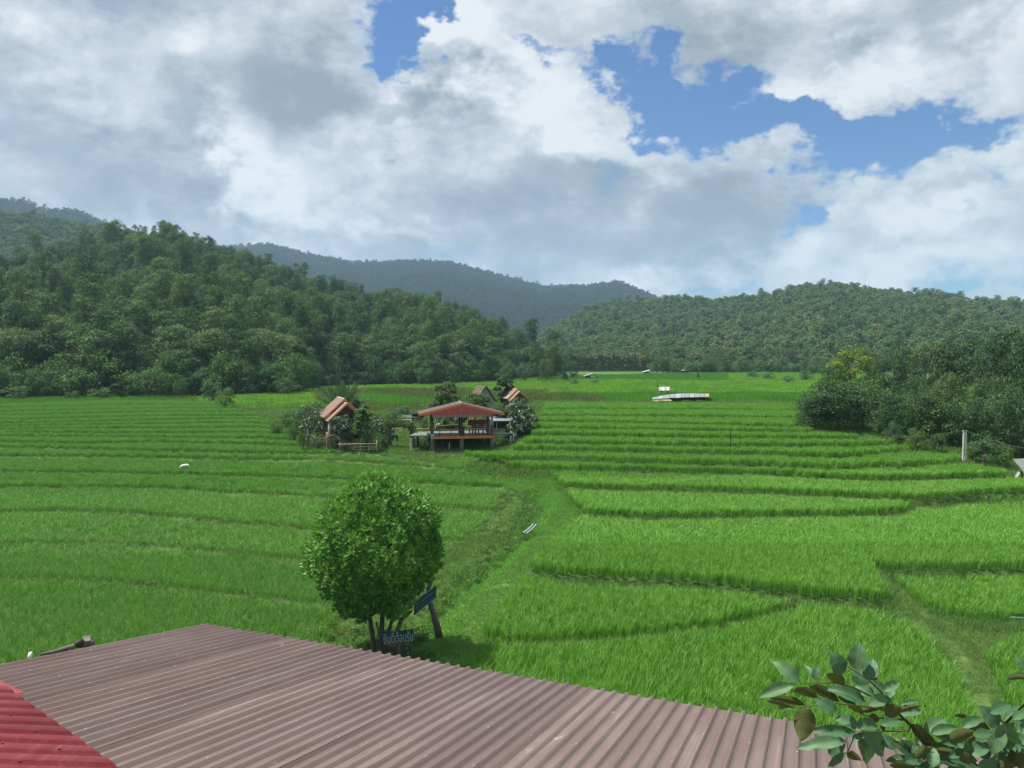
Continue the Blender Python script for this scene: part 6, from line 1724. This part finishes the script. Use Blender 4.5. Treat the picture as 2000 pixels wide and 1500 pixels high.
# coconut palm
pp_ = at_y(672, 806, 70); pp_.z = float(g(70)) - .1
palm = thing('palm_tree', 'young palm with long upright fronds rising behind the left hut', 'palm', pp_)
M_palm = leafmat('palm_leaf', (.055, .105, .045), (.085, .135, .060), None, .25, .5, .3, .5)
MB().tube([(0, 0, -.2), (0, 0, .5), (0, 0, 1.1)], [.28, .24, .2], 9).build('trunk', M_bark, palm, True)
rgp = random.Random(2)
for k in range(24):
    a = k * 2.4; lean = .15 + 1.1 * (k / 23); Lf = rgp.uniform(4.2, 5.2) * (1 - .2 * lean)
    d = Vector((math.cos(a), math.sin(a), 0)); pts = []
    for j in range(11):
        t = j / 10; ang = lean * (.5 + .95 * t)
        pts.append(Vector((0, 0, 1.0)) + d * (Lf * t * math.sin(min(ang, 1.9) * .8)) + Vector((0, 0, Lf * t * math.cos(min(ang, 2.0) * .85))))
    mb = MB(); mb.tube(pts, [.035 - .028 * t / 10 for t in range(11)], 5)
    s = d.cross(Vector((0, 0, 1)))
    for j in range(2, 44):
        t = j / 44; i0 = min(9, int(t * 10)); p = pts[i0].lerp(pts[i0 + 1], t * 10 - i0); f = (pts[i0 + 1] - pts[i0]).normalized()
        L = .85 * math.sin(math.pi * min(1, t * .9 + .12)) + .12
        for sg in (-1, 1):
            tip = p + s * sg * L * .75 + f * L * .55 - Vector((0, 0, L * .30)); m_ = p.lerp(tip, .5) + Vector((0, 0, .03))
            w = f * .028
            mb.add([p - w, p + w, m_ + w * 1.3, tip, m_ - w * 1.3], [(0, 1, 2, 3, 4)])
    mb.build('frond', M_palm, palm)
# vine-clad arch
ar = at_y(781, 872, 61.5); ar.z = float(g(61.5)) - .05
arch = thing('vine_arch', 'flat-topped garden arch smothered in yellow-green vines left of the pavilion', 'arch', ar)
px2 = 61.5 / FPX
rg = np.random.default_rng(77); Pn = []
def blob(cx, cz, rx, rz, n):
    d = rg.normal(size=(n, 3)); d /= np.linalg.norm(d, axis=1)[:, None]; r = rg.uniform(.6, 1.05, n)[:, None]
    Pn.append(np.concatenate([d * r * np.array([rx, .5, rz]) + np.array([cx, 0, cz]), d], 1))
for cx, cz, rx_, rz_, n in ((-24, 30, 9, 30, 520), (-18, 46, 14, 9, 380), (-2, 48, 16, 8, 420), (14, 46, 13, 9, 380), (24, 36, 8, 16, 320), (-26, 12, 11, 13, 300), (26, 12, 5, 12, 90)):
    blob(cx * px2, cz * px2, rx_ * px2, rz_ * px2, n)
Pn = np.concatenate(Pn)
link('foliage', kites('foliage', Pn[:, :3], Pn[:, 3:], .13, M_hedge, rg), arch)
for xx in (-22, -18, 22, 26): MB().beam((xx * px2, 0, -.1), (xx * px2, 0, 44 * px2), .08, .08, (0, 1, 0)).build('post', M_wood, arch)
MB().beam((-24 * px2, -.1, 42 * px2), (26 * px2, -.1, 42 * px2), .08, .1).build('crossbeam', M_wood, arch)
# dark stool under the arch, bamboo poles
stl = at_y(771, 852, 64.0); stl.z = float(g(64)) + .1
st_ = thing('stool', 'dark wooden stool with splayed legs under the vine arch', 'stool', stl)
MB().box((0, 0, .44), (.46, .40, .16)).build('seat', M_shade_black, st_)
for sx in (-1, 1):
    for sy in (-1, 1): MB().beam((sx * .15, sy * .12, .38), (sx * .24, sy * .18, 0), .09, .09, (0, 1, 0)).build('leg', M_shade_black, st_)
def bamboo_fence(label, pts_px, Y, rails, posts_px, mat=M_bamboo, r=.035):
    a = at_y(pts_px[0], pts_px[1], Y); a.z = float(g(Y)) - .05
    f = thing('bamboo_fence', label, 'fence', a)
    for (x1, y1, x2, y2) in rails:
        MB().tube([at_y(x1, y1, Y) - a, at_y((x1 + x2) / 2, (y1 + y2) / 2 + random.uniform(-.6, .6), Y) - a, at_y(x2, y2, Y) - a], r, 6).build('rail', mat, f, True)
    for (x, y1, y2) in posts_px:
        MB().tube([at_y(x, y1, Y + .06) - a, at_y(x, y2, Y + .06) - a - Vector((0, 0, .1))], r * 1.1, 6).build('post', mat, f, True)
    return f
bamboo_fence('low bamboo fence of three rails before the spiky agaves', (665, 884), 58.6, [(660, 868, 737, 867), (688, 873, 737, 872), (690, 878.5, 738, 877.5)], [(664, 864, 884), (704, 866, 884), (736, 860, 884), (720, 868, 884)])
bamboo_fence('bamboo railing between the vine arch and the pavilion', (770, 850), 63.5, [(763, 836.5, 800, 836.5), (775, 839, 793, 850), (800, 838, 848, 837), (812, 843, 822, 839)], [(764, 836, 858), (800, 836, 858), (822, 836, 858), (842, 836, 858)])
bamboo_fence('crooked grey log rail on short posts left of the left hut', (600, 872), 60.0, [(600, 848, 612, 855), (612, 855, 632, 858), (632, 858, 644, 853), (640, 853, 660, 849)], [(601, 838, 870), (613, 852, 872), (640, 848, 872), (650, 850, 872)], M_drift, .055)
# agaves
for k, (px_, py_, s_, lab) in enumerate(((688, 868, 1.0, 'spiky agave with broad stiff leaves behind the bamboo fence, left one'), (714, 867, .85, 'spiky agave behind the bamboo fence, middle one'), (735, 880, .8, 'dark spiky agave at the right end of the bamboo fence'))):
    Y = 59.4 if k < 2 else 58.9; p = at_y(px_, py_, Y); p.z = float(g(Y)) - .05
    ag = thing('agave', lab, 'agave', p, 0, 'agaves by the bamboo fence'); rga = random.Random(k)
    for j in range(20):
        a = j * 2.4; up = rga.uniform(.35, 1.35); L = rga.uniform(.75, 1.0) * s_; d = Vector((math.cos(a) * math.cos(up), math.sin(a) * math.cos(up), math.sin(up))); s = d.cross(Vector((0, 0, 1))).normalized(); n = s.cross(d)
        w = .065 * s_
        mb = MB(); mid = d * L * .45; tip = d * L - n * .06
        mb.add([s * -w * .6, s * w * .6, mid + s * w + n * .02, tip, mid - s * w + n * .02, mid - n * .02], [(0, 1, 5), (1, 2, 5), (2, 3, 5), (3, 4, 5), (4, 0, 5)])
        mb.build('leaf', M_frang, ag)
# white bench set and dark cover beyond the arch
bp_ = at_y(795, 824, 76); bp_.z = float(g(76))
wbn = thing('white_bench', 'weathered white garden bench beyond the vine arch', 'bench', bp_, .2)
MB().box((0, 0, .42), (.95, .42, .06)).build('seat', M_pale, wbn); MB().box((0, .22, .75), (.95, .05, .22)).build('backrest', M_white, wbn)
for sx in (-.36, -.1, .3): MB().box((sx, -.1, .2), (.13, .12, .4)).build('leg', M_white, wbn)
MB().box((.32, -.18, .22), (.3, .04, .32)).build('panel', M_white, wbn)
cp_ = at_y(812, 822, 77); cp_.z = float(g(77))
cvr = thing('covered_cart', 'dark humped cover over a brown cart beyond the pavilion roof', 'cart', cp_)
mb = MB(); mb.tube([(-.7, 0, .55), (-.35, 0, .82), (.1, 0, .9), (.5, 0, .75), (.8, 0, .5)], [.06, .2, .25, .2, .05], 9); mb.build('cover', M_shade_black, cvr, True)
MB().box((.2, 0, .48), (1.6, .6, .08)).build('bed', M_redbrown, cvr)
for sx in (-.5, .8):
    MB().tube([(sx, -.34, .28), (sx, -.28, .28)], .27, 14).build('wheel', M_wood, cvr)
    MB().tube([(sx, .28, .28), (sx, .34, .28)], .27, 14).build('wheel', M_wood, cvr)

# ------------------------------------------------------------------ sheds far out in the valley
lp_ = at_g(1330, 787); LY = lp_.y; pxl = LY / FPX
ls = thing('long_shed', 'long low open shed with a patched grey and straw roof out in the valley', 'shed', lp_)
def lsp(px_, py_, dy): return at_y(px_, py_, LY + dy) - lp_
def eave(x): return float(np.interp(x, [1272, 1300, 1330, 1385], [780, 777.5, 776, 775]))
def ridge(x): return float(np.interp(x, [1272, 1290, 1312, 1335, 1380], [777, 773, 769.5, 768.2, 768.6]))
xs_ = [1274, 1284, 1296, 1308, 1319, 1330, 1338, 1347, 1356, 1366, 1376, 1385]
for i in range(len(xs_) - 1):
    x1, x2 = xs_[i] + .25, xs_[i + 1] - .25
    sag = random.uniform(-.3, .5)
    mb = MB(); mb.slab([lsp(x1, eave(x1) + sag, -1.4), lsp(x2, eave(x2) + sag * .4, -1.4), lsp(x2, ridge(x2), 1.6), lsp(x1, ridge(x1), 1.6)], .07)
    mb.build('roof_sheet', M_thatch if i in (10,) else (M_zinc if i in (1, 4, 7) else M_dull), ls)
    e = MB(); e.slab([lsp(x1, ridge(x1) - .5, 1.62), lsp(x2, ridge(x2) - .5, 1.62), lsp(x2, ridge(x2) + 1.6, 4.0), lsp(x1, ridge(x1) + 1.6, 4.0)], .07); e.build('rear_roof', M_darkwood, ls)
for x in (1300, 1316, 1330, 1338, 1346, 1352, 1358, 1362, 1368, 1376, 1382):
    for dy in (-1.0, 1.5, 3.6):
        p = lsp(x, 786, dy); z1 = lsp(x, eave(x) + .5 if dy < 0 else ridge(x) + (1.0 if dy < 2 else 2.6), dy).z
        MB().beam((p.x, p.y, -.3), (p.x, p.y, z1), .09, .09, (0, 1, 0)).build('post', M_darkwood, ls)
mb = MB(); mb.slab([lsp(1273, 784, -1.7), lsp(1313, 783, -1.8), lsp(1306, 777.2, -1.1), lsp(1277, 779.4, -1.1)], .15); mb.build('straw_eave', M_thatch, ls)
MB().beam(lsp(1300, 779, 2.6), lsp(1384, 778, 2.6), .05, 1.0).build('shade_sheet', M_shade_black, ls)  # dark sheet painted as the shade inside the open shed
for k, (x, lab) in enumerate(((1284, 'left'), (1345, 'middle'), (1372, 'right'))):
    p = at_g(x, 791); plant_tree('bush', p.x, p.y, p.z, .5, 2.4, f'low scrub at the foot of the long shed, {lab} bush', cat='bush', group='scrub round the long shed')
sp3 = at_g(1300, 772); SY = sp3.y
fs = thing('field_hut', 'small white tin-roofed field hut behind the long shed', 'hut', sp3)
def fsp(px_, py_, dy): return at_y(px_, py_, SY + dy) - sp3
for k in range(4):
    x1, x2 = 1286.5 + 5.2 * k, 1291.6 + 5.2 * k
    mb = MB(); mb.slab([fsp(x1, 762.6, -.8), fsp(x2, 762.6, -.8), fsp(x2 + .6, 755.6, 1.2), fsp(x1 + .6, 755.6, 1.2)], .06); mb.build('roof_sheet', M_pale if k % 2 else M_zinc, fs)
mb = MB(); mb.slab([fsp(1307, 759.5, -.5), fsp(1316, 763.6, -.5), fsp(1315, 762.5, 1.2), fsp(1307, 758.5, 1.2)], .06); mb.build('side_roof', M_zinc, fs)
for x, dy in ((1292, -.6), (1304, -.6), (1293, 1), (1305, 1)):
    p = fsp(x, 766, dy); MB().beam((p.x, p.y, -.3), (p.x, p.y, fsp(x, 762.5, dy).z + (.35 if dy > 0 else -.03)), .13, .13, (0, 1, 0)).build('post', M_darkwood, fs)
p = at_g(1284, 759); mb = MB(); mb.tube([(0, 0, -.2), (.05, 0, 1.4)], [.09, .06], 6)
tag(mb.build('dark_stump', M_darkwood, None, True, p), 'dark upright stump left of the white tin-roofed hut', 'stump')
def far_hut(label, px_, base, w, h, mat, mat2):
    p = at_g(px_, base); s = p.y / FPX; hh_ = thing('far_hut', label, 'hut', p)
    W, Hh = w * s, h * s
    MB().slab([(-W * .5, -1.5, Hh * .52), (0.15 * W, -1.5, Hh), (.15 * W, 1.6, Hh), (-W * .5, 1.6, Hh * .52)], .08).build('roof_sheet', mat, hh_)
    MB().slab([(.15 * W, -1.5, Hh), (W * .5, -1.5, Hh * .62), (W * .5, 1.6, Hh * .62), (.15 * W, 1.6, Hh)], .08).build('roof_sheet', mat, hh_)
    MB().box((-.05 * W, 0, Hh * .25), (W * .62, 2.2, Hh * .5)).build('wall', M_darkwood, hh_)
    MB().box((W * .18, -1.15, Hh * .42), (W * .38, .1, Hh * .28)).build('front_board', mat2, hh_)
    for x in (-.42, .42): MB().box((x * W, -1.3, Hh * .28), (.12, .12, Hh * .6)).build('post', M_darkwood, hh_)
far_hut('far dark hut with a bright gabled tin roof beside the clump of trees', 1153, 740.5, 26, 12, M_zinc, M_white)
far_hut('tiny pinkish roofed hut at the right end of the plantation', 1266, 730.5, 22, 8, M_hutroof, M_white)
far_hut('tiny pale roofed hut in the hedge below the right-hand hill', 1338, 728, 18, 7, M_zinc, M_white)
# ------------------------------------------------------------------ the air: pale haze over the whole valley
def haze():
    x0, x1, y0, y1, z0, z1 = -2600, 3400, -60, 3000, -14, 345
    mb = MB(); mb.box(((x0 + x1) / 2, (y0 + y1) / 2, (z0 + z1) / 2), (x1 - x0, y1 - y0, z1 - z0))
    m = bpy.data.materials.new('haze'); m.use_nodes = True; T = NT(m.node_tree)
    out = T.n('ShaderNodeOutputMaterial'); v = T.n('ShaderNodeVolumePrincipled')
    v.inputs['Color'].default_value = (.50, .72, 1.0, 1); v.inputs['Density'].default_value = HAZE; v.inputs['Anisotropy'].default_value = .2
    T.l(v.outputs[0], out.inputs['Volume'])
    m.cycles.homogeneous_volume = True
    tag(mb.build('haze', m), 'thin pale haze filling the valley', 'haze', None, 'stuff')
HAZE = 0.00023
haze()
